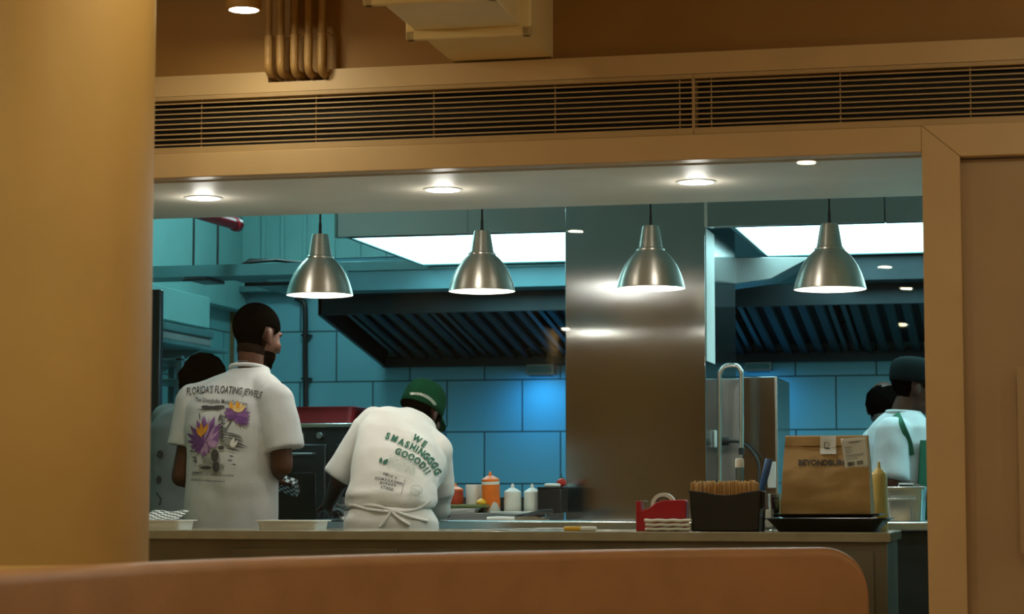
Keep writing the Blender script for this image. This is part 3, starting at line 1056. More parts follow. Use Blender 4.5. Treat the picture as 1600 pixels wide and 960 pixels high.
# dark oven block with red tray on top, left of the bending cook
OY = 3.0
oz = W(500, 662, OY).z
ox0, ox1 = X(395, OY), X(640, OY)
t = thing('oven_block', 'tall dark enamel oven with a bright steel top edge', 'oven', ((ox0 + ox1) / 2, OY, 0))
w = (ox1 - ox0) / 2
MB().bb(-w, w, 0, .7, 0.08, oz - .02).build('body', M['dark'], t, .006)
MB().bb(-w - .005, w + .005, -.012, .71, oz - .02, oz).build('top_panel', M['steel_b'], t, .003)
for k in range(2):
    x0, x1 = -w + .03 + k * w, -.015 + k * w
    d_ = MB().bb(x0, x1, -.02, 0, .72, oz - .10).build('door', M['dark'], t, .008)
    MB().tube([(x0 + .06, -.02, oz - .15), (x0 + .06, -.05, oz - .15), (x1 - .06, -.05, oz - .15), (x1 - .06, -.02, oz - .15)], .008, 10).build('handle', M['steel_d'], d_)
    MB().bb(x0 + .05, x1 - .05, -.023, -.019, .80, oz - .24).build('door_glass', M['blackt'], d_, .004)
    for j in range(3):
        xx = x0 + .12 + j * .1
        MB().cyl((xx, -.0, oz - .06), (xx, -.025, oz - .06), .016).build('knob', M['steel_d'], t, .002)
for a_ in (-w + .06, w - .06):
    for b_ in (.06, .64):
        MB().cyl((a_, b_, 0), (a_, b_, .08), .025).build('foot', M['black'], t)
def tub(name, label, x0, x1, y0, y1, z0, h, m, wall=.008, cat='tray', taper=.012, rim=True, group=None):
    """open container with walls, floor and a rolled rim"""
    t = thing(name, label, cat, ((x0 + x1) / 2, (y0 + y1) / 2, z0), 0, group)
    a, b = (x1 - x0) / 2, (y1 - y0) / 2
    def rr(a, b, z, r=.02, n=5):
        r = min(r, a * .45, b * .45)
        out = []
        for (sx, sy, a0) in ((1, 1, 0), (-1, 1, 90), (-1, -1, 180), (1, -1, 270)):
            for k in range(n):
                an = radians(a0 + 90 * k / (n - 1))
                out.append(Vector((sx * (a - r) + r * cos(an), sy * (b - r) + r * sin(an), z)))
        return out
    R_ = [rr(a - taper, b - taper, 0), rr(a, b, h)]
    if rim:
        R_ += [rr(a + .010, b + .010, h), rr(a + .010, b + .010, h + .004), rr(a - wall, b - wall, h + .003)]
    else:
        R_ += [rr(a - wall, b - wall, h)]
    R_ += [rr(a - taper - wall, b - taper - wall, wall)]
    MB().rings(R_).build('tray_body' if cat == 'tray' else 'body', m, t, sharp=40)
    return t
tub('red_crate', 'shallow red plastic tray on top of the dark oven', X(462, OY + .1), X(551, OY + .1), OY + .08, OY + .48, oz, W(500, 636, OY + .1).z - oz - .004, M['red_d'], cat='tray')
tub('red_crate', 'darker red tray behind the bending cook, on the oven', X(566, OY + .2), X(606, OY + .2), OY + .14, OY + .5, oz, W(570, 640, OY + .2).z - oz - .006, mat('maroon_plastic', (0.05, 0.012, 0.016), 0.45), cat='tray')

# wire rack and shelf things on the left side
RYK = 2.6
xk0, xk1 = X(200, RYK), X(283, RYK)
t = thing('steel_rack', 'teal grey steel rack with shelves at the far left', 'rack', ((xk0 + xk1) / 2, RYK, 0))
w = (xk1 - xk0) / 2
zr1 = W(280, 556, RYK).z
for sx_ in (-w, w - .03):
    for sy in (0, .5):
        MB().bb(sx_, sx_ + .03, sy, sy + .03, 0, zr1).build('post', M['teal_steel'], t)
for py in (560, 592, 655, 720, 790):
    z = W(280, py, RYK).z
    MB().bb(-w, w, 0, .53, z - .012, z).build('shelf', M['teal_steel'], t, .002)
def crate(px0_, px1_, py0, py1, Y, d, name, label, m, cat):
    p0, p1 = W(px0_, py1, Y), W(px1_, py0, Y)
    t = thing(name, label, cat, ((p0.x + p1.x) / 2, Y + d / 2, p0.z))
    a = (p1.x - p0.x) / 2
    h = p1.z - p0.z
    MB().bb(-a, a, -d / 2, d / 2, 0, h - .02).build('body', m, t, .008)
    MB().bb(-a - .006, a + .006, -d / 2 - .006, d / 2 + .006, h - .02, h).build('lid', m, t, .006)
    return t
# wall shelf on the left wall
ws0, ws1 = 2.5, 4.35
zsh = W(326, 547, 4.3).z
t = thing('wall_shelf', 'dark steel wall shelf on the left tiled wall', 'shelf', (XL, (ws0 + ws1) / 2, zsh))
MB().bb(0, .30, -(ws1 - ws0) / 2, (ws1 - ws0) / 2, -.02, 0).build('shelf_board', M['teal_steel'], t, .003)
for y in (-.6, .6):
    MB().prism([(0, y, -.02), (.26, y, -.02), (0, y, -.16)], (0, .012, 0)).build('bracket', M['teal_steel'], t)
t = thing('storage_box', 'long teal metal box on the left wall shelf', 'box', (XL + .15, 3.35, zsh))
MB().bb(-.13, .13, -.75, .80, 0.001, .05).build('body', M['greytee'], t, .01)
MB().bb(-.14, .14, -.76, .81, .05, .09).build('lid', M['teal_steel'], t, .006)
t = thing('wall_cupboard', 'pale teal wall cupboard above the shelf on the left', 'cupboard', (XL, 3.4, W(320, 520, 4.2).z))
zc0 = W(320, 520, 4.2).z
MB().bb(0, .22, -1.1, .85, 0.02, .20).build('body', M['teal_wall'], t, .004)
MB().bb(.22, .232, -1.09, -.13, .025, .195).build('door', M['teal_wall'], t, .003)
MB().bb(.22, .232, -.12, .84, .025, .195).build('door', M['teal_wall'], t, .003)
# dark upright fridge edge beside the column
fx1 = X(248, 2.15)
zf1 = W(246, 452, 2.15).z
t = thing('swing_door', 'dark narrow edge of an open door beside the yellow column', 'door', (fx1 - .42, 2.15, 0))
MB().bb(-.42, .42, 0, .045, .01, zf1).build('door_leaf', M['dark'], t, .006)
MB().tube([(.36, 0, 1.0), (.36, -.04, 1.0), (.36, -.04, 1.2), (.36, 0, 1.2)], .008, 10).build('handle', M['steel_d'], t)

# tubes added above the frame as fill for the kitchen's left end
def kitchen_fill(x, y, watts, label):
    t = thing('fill_tube', label, 'ceiling light', (x, y, 2.95), 0, 'added fill tubes of the kitchen ceiling')
    MB().bb(-.6, .6, -.05, .05, -.05, 0).build('housing', M['white'], t, .006)
    MB().cyl((-.58, 0, -.068), (.58, 0, -.068), .018).build('tube', M['tube'], t)
    lamp('lamp', t, (0, 0, -.11), 'POINT', watts, PANEL_C, .06)
M['tube'] = emis('fill_tube_glow', (.7, 1, 1), 6.0)
kitchen_fill(XL + .9, 2.3, KIT_FILL_W, 'added fill tube high over the left end of the kitchen, above the frame')
kitchen_fill(XL + 1.0, 3.9, KIT_FILL_W, 'added fill tube near the back wall of the kitchen, above the frame')

# steel cabinet right of the pillar
SY = 2.62
sx0, sx1 = X(1160, SY), X(1213, SY)
zsc = W(1190, 589, SY).z
t = thing('steel_cabinet', 'tall brushed steel cabinet right of the pillar', 'cabinet', ((sx0 + sx1) / 2, SY, 0))
w = (sx1 - sx0) / 2
MB().bb(-w, w, 0, .55, .08, zsc).build('body', M['steel'], t, .004)
MB().bb(-w - .13, -w - .004, .03, .55, .08, zsc - .005).build('side_panel', M['steel_d'], t, .003)
MB().bb(-w + .02, w - .02, .05, .5, 0, .08).build('plinth', M['black'], t)
MB().bb(w - .006, w + .004, -.004, .02, .08, zsc).build('edge_trim', M['steel_b'], t, .001)
so = MB().bb(X(1198.5, SY) - (sx0 + sx1) / 2, X(1211.5, SY) - (sx0 + sx1) / 2, -.008, 0, W(1205, 763, SY).z, W(1205, 722, SY).z).build('socket_plate', M['white'], t, .003)
# bent steel rail
fy = 2.40
p = [W(1124, 800, fy), W(1124, 600, fy), W(1125, 584, fy), W(1133, 573, fy), W(1150, 572, fy), W(1157, 580, fy), W(1158.5, 592, fy), W(1158.5, 700, fy)]
t = thing('gooseneck_tap', 'bent steel tap pipe standing on the counter beside the pillar', 'tap', (p[0].x, fy, KZ))
bo = Vector((p[0].x, fy, KZ))
MB().tube([q - bo for q in catmull(p, 8)], .0105, 14).build('pipe', M['steel_b'], t)
MB().cyl((0, 0, 0), (0, 0, .02), .024).build('base', M['steel_b'], t, .003)
q = p[-1] - bo
MB().cyl(q, q - UP * .03, .013).build('spout', M['dark'], t, .002)

# socket on the pillar's right side with plug and lead
YO = 2.42
zo = W(1127, 685, YO).z
t = thing('wall_socket', 'white double socket plate on the right side of the steel pillar', 'socket', (px1 + .001, YO + .18, zo))
MB().bb(0, .012, -.09, .12, -.038, .038).build('plate', M['white'], t, .004)
MB().bb(.012, .016, -.06, -.02, -.018, .018).build('switch', M['white'], t, .002)
MB().bb(.012, .016, .04, .08, -.018, .018).build('switch', M['white'], t, .002)
t = thing('plug_lead', 'black plug and curved lead from the socket down to the counter', 'cable', (px1 + .014, YO + .15, zo - .01))
MB().cyl((0, 0, 0), (.05, 0, 0), .020, .017).build('plug', M['blackp'], t, .004)
bo = Vector((px1 + .014, YO + .15, zo - .01))
l = [Vector((.05, 0, 0)), Vector((.10, -.01, -.005)), Vector((.15, -.03, -.04)), Vector((.185, -.05, -.10)), Vector((.19, -.07, -.20)), Vector((.19, -.08, KZ - zo + .018))]
MB().tube(catmull(l, 8), .007, 10).build('lead', M['blackp'], t)

# ================================================================ THINGS ON THE PASS COUNTER
def base_on(px, Y, z):
    p = W(px, 780, Y)
    return Vector((p.x, Y, z))

def sheet(mb_v, name, m, parent, uv=None):
    pass

# left: shallow steel tray with checkered paper lying in it
Y = 0.22
x0, x1 = X(205, Y), X(282, Y)
tub('steel_tray', 'small pale steel tray with checkered paper, beside the yellow column', x0, x1, Y, Y + .16, CZ, .030, M['white'], cat='tray', taper=.005)
bm = bmesh.new()
uvl = bm.loops.layers.uv.new('uv')
t = thing('checkered_paper', 'black and white checkered paper lying in the small tray beside the column', 'paper', ((x0 + x1) / 2 + .0, Y + .085, CZ + .036))
nx, ny = 16, 12
grid = []
for i in range(nx + 1):
    row = []
    for j in range(ny + 1):
        u, v = i / nx, j / ny
        x = -.07 + .145 * u
        yy = -.07 + .135 * v
        z = .001 + .030 * max(0, (v - .15) / .85) ** 1.1 + .003 * sin(u * 9) * v
        row.append((bm.verts.new((x, yy, z)), u * .145, v * .17))
    grid.append(row)
for i in range(nx):
    for j in range(ny):
        q = [grid[i][j], grid[i + 1][j], grid[i + 1][j + 1], grid[i][j + 1]]
        f = bm.faces.new([a[0] for a in q])
        f.smooth = True
        for lp, a in zip(f.loops, q):
            lp[uvl].uv = (a[1], a[2])
me = bpy.data.meshes.new('sheet')
bm.to_mesh(me)
bm.free()
o = mobj('sheet', me, M['checker'], t)
sd = o.modifiers.new('solid', 'SOLIDIFY')
sd.thickness = .0012

Y = 0.20
tub('steel_tray', 'long shallow pale tray on the counter between the two cooks', X(402, Y), X(494, Y), Y, Y + .16, CZ, .030, M['white'], cat='tray', taper=.005)

# tape dispenser
Y = 0.24
b = base_on(1034, Y, CZ)
m_ = PM(1034, Y)
def l(px, py): return ((px - 1034) / m_ / .985, (829 - py) / m_)
t = thing('tape_dispenser', 'red desk tape dispenser with a white tape roll', 'tape dispenser', b)
prof = [l(996, 829), l(996, 782), l(1003, 782), l(1005, 797), l(1016, 793), l(1028, 784), l(1041, 781), l(1071, 780), l(1074, 784), l(1074, 829)]
hw = .03
sideA = MB().prism([(x, -hw, z) for x, z in prof], (0, .012, 0))
sideB = MB().prism([(x, hw - .012, z) for x, z in prof], (0, .012, 0))
sideA.add(sideB.v, sideB.f)
sideA.bb(prof[0][0] + .001, prof[-1][0] - .001, -hw + .009, hw - .009, 0.001, .022).bb(prof[0][0] + .001, prof[2][0] + .003, -hw + .009, hw - .009, .02, prof[1][1] - .001).bb(l(1058, 0)[0], prof[-1][0] - .001, -hw + .009, hw - .009, .02, l(0, 782)[1])
sideA.build('body', M['red'], t, .003)
rc = l(1037, 789)
ring = [(.030, -.012), (.043, -.012), (.043, .012), (.030, .012), (.030, -.012)]
MB().lathe(ring, (rc[0], 0, rc[1]), 40, Matrix.Rotation(pi / 2, 3, 'X'), caps=False).build('tape_roll', M['white'], t)
MB().lathe([(.026, -.013), (.0299, -.013), (.0299, .013), (.026, .013), (.026, -.013)], (rc[0], 0, rc[1]), 36, Matrix.Rotation(pi / 2, 3, 'X'), caps=False).build('spool', M['blackp'], t)
c = l(1004, 781)
MB().prism([(c[0] - .004, -.022, c[1]), (c[0] + .014, -.022, c[1] - .001), (c[0] + .016, -.022, c[1] - .005), (c[0] - .004, -.022, c[1] - .004)], (0, .044, 0)).build('cutter', M['steel_b'], t)

# folded napkins
Y = 0.15
b = base_on(1045, Y + .03, CZ)
t = thing('folded_napkins', 'folded white napkins lying in front of the red tape dispenser', 'napkins', b)
m_ = PM(1045, Y)
for k in range(3):
    a = 36 / m_ + random.uniform(-.003, .004)
    rr_ = []
    for s_ in range(9):
        th_ = pi * s_ / 8
        rr_.append((a + .006 * sin(th_), .0145 * k + .0015 + .0065 - .0062 * cos(th_)))
    mb = MB()
    sec = []
    for i in range(13):
        x = -a + 2 * a * i / 12
        wv = .0012 * sin(i * 1.7 + k)
        sec.append([Vector((x, y_, z_ + wv)) for y_, z_ in ((-.032, .0145 * k + .003), (-.036, .0145 * k + .008), (-.032, .0145 * k + .0135), (.014, .0145 * k + .0135), (.016, .0145 * k + .008), (.014, .0145 * k + .003))])
    mb.rings(sec).build('napkin', M['cloth'], t, .002, sharp=60)

# black caddy of paper wrapped sticks
Y = 0.17
b = base_on(1135.5, Y + .05, CZ)
m_ = PM(1135, Y)
t = thing('stick_caddy', 'black plastic caddy filled with wooden sticks', 'caddy', b)
w0, w1, h = 52 / m_, 56 / m_, 64 / m_
d0, d1 = .045, .052
front = [(-w0, 0), (w0, 0), (w1, h), (w1 * .55, h - .006), (w1 * .30, h - .013), (0, h - .016), (-w1 * .30, h - .013), (-w1 * .55, h - .006), (-w1, h)]
mb = MB().prism([(x, -d0, z) for x, z in front], (0, .005, 0)).prism([(x, d1 - .005, z) for x, z in front], (0, .005, 0))
mb.prism([(-w0, -d0, 0), (-w0 + .005, -d0, 0), (-w1 + .005, -d0, h), (-w1, -d0, h)], (0, d0 + d1, 0))
mb.prism([(w0 - .005, -d0, 0), (w0, -d0, 0), (w1, -d0, h), (w1 - .005, -d0, h)], (0, d0 + d1, 0))
mb.bb(-w0, w0, -d0, d1, 0, .006)
mb.build('body', M['blackp'], t, .0015)
MB().prism([(w1 - .004, -.02, h - .065), (w1 + .010, -.02, h - .055), (w1 + .012, -.02, h - .004), (w1 - .004, -.02, h)], (0, .05, 0)).build('side_clip', M['blackp'], t, .002)
MB().prism([(-w1 + .004, -.02, h - .01), (-w1 - .007, -.02, h - .004), (-w1 - .007, -.02, h + .001), (-w1 + .004, -.02, h)], (0, .05, 0)).build('side_clip', M['blackp'], t, .001)
stick = None
ns = 0
cadb = b
labels_st = 'flat wooden stick standing in the black caddy'
xs_ = -w1 + .012
rows = []
while xs_ < w1 - .012:
    for j, yy in enumerate((-.028, .002, .032)):
        rows.append((xs_ + random.uniform(-.002, .002), yy + random.uniform(-.005, .005), random.uniform(-.006, .007) - .009 * abs(sin(xs_ * 70)) * .4, random.uniform(-.05, .05)))
    xs_ += .0072
for (x, yy, dz, tl) in rows:
    zz = CZ + .0075
    if stick is None:
        hh = 79 / m_ - .008
        wv, tk = .0024, .0078
        pr = [(-tk, 0), (tk, 0), (tk, hh - .006), (tk * .7, hh - .002), (0, hh), (-tk * .7, hh - .002), (-tk, hh - .006)]
        stick = MB().prism([(-wv / 2, y_, z_) for y_, z_ in pr], (wv, 0, 0)).build('wooden_stick', M['kraft_in'], None, .0005)
        o = stick
    else:
        o = stick.copy()
        COL.objects.link(o)
    o.location = (cadb.x + x, cadb.y + yy, zz + dz * 0 )
    o.scale = (1, 1, 1 + dz * 4)
    o.rotation_euler = (0, tl * .5, random.uniform(-.5, .5))
    tag(o, 'flat wooden stick standing on end in the black caddy', 'wooden stick', 'wooden sticks in the caddy')

# blue marker and white markers behind it
Y = 0.36
b = base_on(1181, Y, CZ)
m_ = PM(1181, Y)
t = thing('pen_cup', 'black pen cup hidden behind the stick caddy', 'cup', b)
MB().lathe([(.030, 0), (.034, .085), (.0315, .085), (.028, .004)], n=32, caps=False).lathe([(.0005, .0), (.029, .0), (.029, .004), (.0005, .004)], n=32, caps=False).build('body', M['blackp'], t)
def pen(dx, dy, z0, z1, tilt, m, name, label, r=.0085):
    R_ = Matrix.Rotation(tilt, 3, 'Y')
    t = thing(name, label, 'pen', b + Vector((dx, dy, .006)))
    MB().lathe([(.003, 0), (r, .012), (r, z1 - .055)], n=20, R=R_).build('barrel', m, t)
    MB().lathe([(r + .001, z1 - .055), (r + .001, z1 - .003), (r - .001, z1)], n=20, R=R_).build('cap', M['white'] if m is M['mustard'] else m, t)
pen(-.012, 0, 0, 112 / m_ , .24, M['blue'], 'marker_pen', 'blue marker standing behind the right end of the stick caddy', .012)
pen(.014, .01, 0, .115, .10, M['mustard'], 'marker_pen', 'thin yellow pen beside the blue marker', .006)

# clear capped tube
Y = 0.45
b = base_on(1156, Y, CZ)
m_ = PM(1156, Y)
t = thing('straw_tube', 'clear plastic tube with a pale cap behind the stick caddy', 'tube', b)
MB().lathe([(.0145, 0), (.0145, 100 / m_), (.0135, 100 / m_), (.0135, .003), (.0005, .003)], n=28, caps=False).build('tube', M['clear'], t)
MB().lathe([(.0155, 98 / m_), (.0155, 109 / m_), (.013, 112 / m_), (.0005, 112.5 / m_)], n=28, caps=False).build('cap', M['cloth'], t)

# clear cups and card between caddy and bag
Y = 0.60
b = base_on(1211, Y, CZ)
m_ = PM(1209, Y)
t = thing('clear_cup', 'stack of clear plastic cups between caddy and paper bag', 'cups', b)
for k in range(3):
    MB().lathe([(.021, .004 + k * .012), (.0265, .105 + k * .012), (.028, .106 + k * .012), (.0255, .104 + k * .012), (.0200, .007 + k * .012), (.0005, .006 + k * .012)], n=32, caps=False).build('cup', M['clear'], t)
Y = 0.56
b = base_on(1200, Y, CZ)
t = thing('white_card', 'small white card standing behind the stick caddy', 'card', b)
MB().box((0, 0, .038), (.020, .004, .070), Matrix.Rotation(.12, 3, 'X')).build('card', M['paper'], t, .001)
MB().bb(-.02, .02, -.02, .02, 0, .012).build('stand', M['clear'], t, .002)

# black trays (a stack of two) under the paper bag
Y = 0.16
xa, xb = X(1196, Y), X(1380, Y)
tub('serving_tray', 'black plastic serving tray at the right end of the counter, lower one', xa, xb, Y, Y + .34, CZ, .042, M['blackt'], cat='tray', taper=.035, group='stacked black serving trays')
tub('serving_tray', 'black plastic serving tray carrying the paper bag, upper one', xa + .03, xb - .03, Y + .02, Y + .32, CZ + .047, .010, M['blackt'], cat='tray', taper=.02, group='stacked black serving trays')
TZ = CZ + .047 + .0125

# kraft paper bag
Y = 0.29
m_ = PM(1294, Y)
b = base_on(1292.5, Y + .06, TZ)
t = thing('paper_bag', 'brown kraft takeaway bag with folded top, sticker and receipt', 'bag', b)
def q(px, py): return ((px - 1292.5) / m_, (806 - py) / m_)
zt = q(0, 683)[1]
zfold = q(0, 699)[1]
rows_ = []
N = 28
HB = [(0.0, .152, .085), (.15, .151, .084), (.35, .149, .078), (.55, .147, .062), (.68, .146, .046), (.78, .1445, .030), (.87, .143, .016), (.94, .142, .010)]
for fz, hx, hy in HB:
    z = fz * zt
    ring = []
    pts_ = [(-hx, -hy), (-hx * .5, -hy), (0, -hy), (hx * .5, -hy), (hx, -hy), (hx * .985, 0), (hx, hy), (hx * .5, hy), (0, hy), (-hx * .5, hy), (-hx, hy), (-hx * .985, 0)]
    for k in range(len(pts_)):
        p0, p1 = pts_[k], pts_[(k + 1) % len(pts_)]
        for s_ in range(4):
            ring.append(Vector((p0[0] + (p1[0] - p0[0]) * s_ / 4, p0[1] + (p1[1] - p0[1]) * s_ / 4 + .02, z)))
    rows_.append(ring)
fine = []
for a, b_ in zip(rows_, rows_[1:]):
    for s_ in range(6):
        fine.append([p.lerp(q_, s_ / 6) for p, q_ in zip(a, b_)])
fine.append(rows_[-1])
mb = MB().rings(fine)
for v in mb.v:
    if v.z > .004:
        v.y += .007 * noise.noise(v * 14) + .003 * noise.noise(v * 40)
        v.x += .002 * noise.noise(v * 18 + Vector((5, 0, 0)))
bag = mb.build('bag_body', M['kraft'], t, sharp=50)
# folded-over top
fr = [Vector((x, y_, z)) for x, y_, z in ()]
sec = []
for i in range(17):
    x = -.142 + .284 * i / 16
    wv = .0025 * sin(i * .9)
    sec.append([Vector((x, .0 + wv - .004, zfold)), Vector((x, -.002 + wv, zfold - .002)), Vector((x, .004 + wv, zt - .004)), Vector((x, .010 + wv, zt)), Vector((x, .022 + wv, zt - .002)), Vector((x, .026 + wv, zfold + .0))])
MB().rings(sec).build('folded_top', M['kraft'], t, .001, sharp=60)
meshes = [bag.data, t.children[1].data]
bw = Vector(t.location)
f = Flat()
f.text('BEYONDBURG', 1286, 724, 12.6, 0, bold=.42, sx=.93, align='CENTER')
decal('print', f, meshes, M['ink_k'], bag, bw, .0015, 4)
def plate(name, corners, m, parent, base, meshes, lift, n=6, sub=None):
    f = Flat()
    for i in range(n):
        for j in range(n):
            def P(a, c):
                u, v = a / n, c / n
                x = (1 - u) * (1 - v) * corners[0][0] + u * (1 - v) * corners[1][0] + u * v * corners[2][0] + (1 - u) * v * corners[3][0]
                y_ = (1 - u) * (1 - v) * corners[0][1] + u * (1 - v) * corners[1][1] + u * v * corners[2][1] + (1 - u) * v * corners[3][1]
                return (x, y_)
            f.poly([P(i, j), P(i + 1, j), P(i + 1, j + 1), P(i, j + 1)])
    o = decal(name, f, meshes, m, parent, base, lift, 30)
    s_ = o.modifiers.new('solid', 'SOLIDIFY')
    s_.thickness = .0006
    return o
stk = plate('seal_sticker', [(1281.5, 682.5), (1306.5, 682.5), (1306.5, 711), (1281.5, 711)], M['paper'], t, bw, meshes, .0035)
f = Flat()
f.stroke([(1288.5, 692), (1288.5, 701)], 1.2); f.stroke([(1288.5, 692), (1293, 692), (1296.5, 695)], .9); f.stroke([(1289, 701), (1296.5, 701)], 2.4); f.stroke([(1296.5, 695), (1293, 698)], .9)
decal('print', f, [stk.data], M['ink_k'], stk, bw, .0012)
# receipt tied to the bag: a stiff tilted slip
rc_ = [(1313.5, 686), (1353.5, 682.5), (1357, 729.5), (1321, 735.5)]
yr = bw.y - .040
P3 = [W(x, y_, yr - .012 * (1 - k // 2)) - bw for k, (x, y_) in enumerate(rc_)]
mbr = MB()
n = 8
vs = []
for j in range(n + 1):
    for i in range(n + 1):
        u, v = i / n, j / n
        pp = P3[0].lerp(P3[1], u).lerp(P3[3].lerp(P3[2], u), v)
        pp = pp + Vector((0, .004 * sin(v * pi) + .003 * u * u, 0))
        vs.append(pp)
mbr.add(vs, [(j * (n + 1) + i, j * (n + 1) + i + 1, (j + 1) * (n + 1) + i + 1, (j + 1) * (n + 1) + i) for j in range(n) for i in range(n)])
rec = mbr.build('receipt', M['paper'], t)
s_ = rec.modifiers.new('solid', 'SOLIDIFY'); s_.thickness = .0006
f = Flat()
random.seed(3)
def rp(u, v):
    a = (rc_[0][0] + (rc_[1][0] - rc_[0][0]) * u, rc_[0][1] + (rc_[1][1] - rc_[0][1]) * u)
    c_ = (rc_[3][0] + (rc_[2][0] - rc_[3][0]) * u, rc_[3][1] + (rc_[2][1] - rc_[3][1]) * u)
    return (a[0] + (c_[0] - a[0]) * v, a[1] + (c_[1] - a[1]) * v)
for v, u0, u1, w_ in ((.13, .28, .80, 1.0), (.16, .30, .70, .6), (.29, .10, .42, .8), (.35, .12, .34, .7), (.41, .12, .38, .7), (.47, .10, .30, .7), (.55, .10, .85, .7), (.60, .10, .80, .6), (.67, .12, .6, .6)):
    u = u0
    while u < u1:
        du = random.uniform(.03, .09)
        f.stroke([rp(u, v), rp(min(u + du, u1), v)], w_)
        u += du + .02
u = .14
while u < .78:
    du = random.choice((.008, .012, .02))
    if not (.44 < u < .52):
        f.poly([rp(u, .76), rp(u + du, .76), rp(u + du, .89), rp(u, .89)])
    u += du + random.choice((.008, .012))
decal('print', f, [rec.data], M['ink_k'], rec, bw, .0012)

# squeeze bottle builder
def squeeze_bottle(px, Y, z, h_px, w_px, label, mbody, mcap, mfill=None, tall=False, group=None, rot=0, lean=0):
    m_ = PM(px, Y)
    r = w_px / 2 / m_
    H = h_px / m_
    t = thing('squeeze_bottle', label, 'bottle', base_on(px, Y, z), 0, group)
    t.rotation_euler = (0, lean, rot)
    hb = H * (.70 if not tall else .80)
    body = [(.0005, 0), (r * .9, 0), (r, r * .12), (r, hb * .55), (r * .96, hb * .75), (r, hb * .93), (r * .94, hb)]
    MB().lathe(body + [(r * .86, hb + .004), (.0005, hb + .0045)], n=36, caps=False).build('body', mbody, t, sharp=50)
    c0 = hb + .0005
    hc = H - hb
    MB().lathe([(r * .985, c0 - hb * .10), (r * .985, c0 + hc * .05), (r * .80, c0 + hc * .22), (r * .60, c0 + hc * .30), (r * .50, c0 + hc * .42), (r * .24, c0 + hc * .50), (r * .13, c0 + hc * .97), (.0005, c0 + hc)], n=32, caps=False).build('nozzle_cap', mcap, t, sharp=40)
    if mfill:
        rr_ = []
        nn = 48
        f = MB()
        top, bot = [], []
        for k in range(nn):
            a = 2 * pi * k / nn
            zt_ = hb * .86
            zb_ = hb * (.05 + .5 * max(0, noise.noise(Vector((cos(a) * 1.6, sin(a) * 1.6, px * .1)) * 1.3) + .35))
            top.append(Vector((cos(a) * (r + .0008), sin(a) * (r + .0008), zt_)))
            bot.append(Vector((cos(a) * (r + .0008), sin(a) * (r + .0008), min(zb_, zt_ - .01))))
        f.rings([bot, top], caps=False).build('sauce', mfill, t)
    return t
# mustard bottle right of the bag
squeeze_bottle(1374, 0.60, CZ, 107, 26, 'pale yellow squeeze bottle standing right of the paper bag', M['mustard'], M['mustard'], tall=True)

# papers, marker on the counter
Y = 0.18
b = base_on(815, Y + .05, CZ)
m_ = PM(815, Y)
t = thing('paper_slips', 'loose white order slips lying on the pass counter', 'paper', b)
for k in range(4):
    R_ = Matrix.Rotation(random.uniform(-.15, .15), 3, 'Z')
    MB().box((-.11 + .075 * k, random.uniform(-.01, .02), .0022 + .0022 * k), (.13, .08, .0016), R_).build('slip', M['paper'], t)
Y = 0.14
b = base_on(906, Y, CZ + .0085)
t = thing('highlighter_pen', 'yellow and white highlighter lying on the counter edge', 'pen', b)
Rx = Matrix.Rotation(pi / 2, 3, 'Y')
MB().lathe([(.0065, -.055), (.008, -.053), (.008, .004)], n=18, R=Rx).build('barrel', M['yellow'], t)
MB().lathe([(.0085, .004), (.0085, .050), (.006, .058)], n=18, R=Rx).build('cap', M['white'], t)

# ================================================================ THINGS ON THE PREP COUNTER
SYY = 2.06
squeeze_bottle(801, SYY, RZ, 45, 27, 'short white squeeze bottle with yellow stain, right of the orange one', M['milky'], M['white'], None, group='squeeze bottles on the steel shelf')
squeeze_bottle(831.5, SYY, RZ, 45, 26, 'short white squeeze bottle beside the black box', M['milky'], M['white'], None, group='squeeze bottles on the steel shelf')
squeeze_bottle(768, SYY - .02, RZ, 64, 28, 'tall squeeze bottle of orange sauce leaning slightly on the shelf', M['milky'], M['orange'], M['orange'], True, group='squeeze bottles on the steel shelf', lean=-.06, rot=1.2)
# gastronorm container with bottle and tub, left of the orange bottle
gx0, gx1 = X(692, SYY - .1), X(761, SYY - .1)
tub('food_container', 'dark steel food container under the red sauce bottle', gx0, gx1 - .034, SYY - .13, SYY + .13, RZ, .017, M['steel_d'], cat='container', taper=.006)
gz = RZ + .0172 + .004
t = thing('chopping_board', 'thin dark green board lying across the food container', 'board', ((gx0 + gx1) / 2, SYY, gz))
MB().bb(-(gx1 - gx0) / 2 - .01, (gx1 - gx0) / 2 + .004, -.12, .12, 0, .014).build('board', mat('olive_board', (.10, .13, .03), .5), t, .004)
gz += .014
squeeze_bottle(711.5, SYY, gz, 33, 26, 'short bottle of red sauce with a yellow tip on the green board', M['redsauce'], M['orange'], None, group='squeeze bottles on the steel shelf')
b = base_on(740, SYY + .02, gz)
m_ = PM(740, SYY)
t = thing('plastic_tub', 'plain white plastic tub beside the orange sauce bottle', 'tub', b)
MB().lathe([(.0005, 0), (11.5 / m_, 0), (12.5 / m_, .004), (12.8 / m_, 28 / m_), (12 / m_, 31 / m_), (11.5 / m_, 31 / m_), (11.3 / m_, .004), (.0005, .004)], n=36, caps=False).build('body', M['white'], t)
b = base_on(752, SYY - .09, gz)
t = thing('lemon_half', 'small yellow lemon half on the green board', 'lemon', b)
MB().lathe([(.0005, 0), (.018, 0.0), (.022, .006), (.021, .014), (.012, .022), (.004, .026), (.0005, .027)], n=24, caps=False).build('rind', M['yellow'], t)
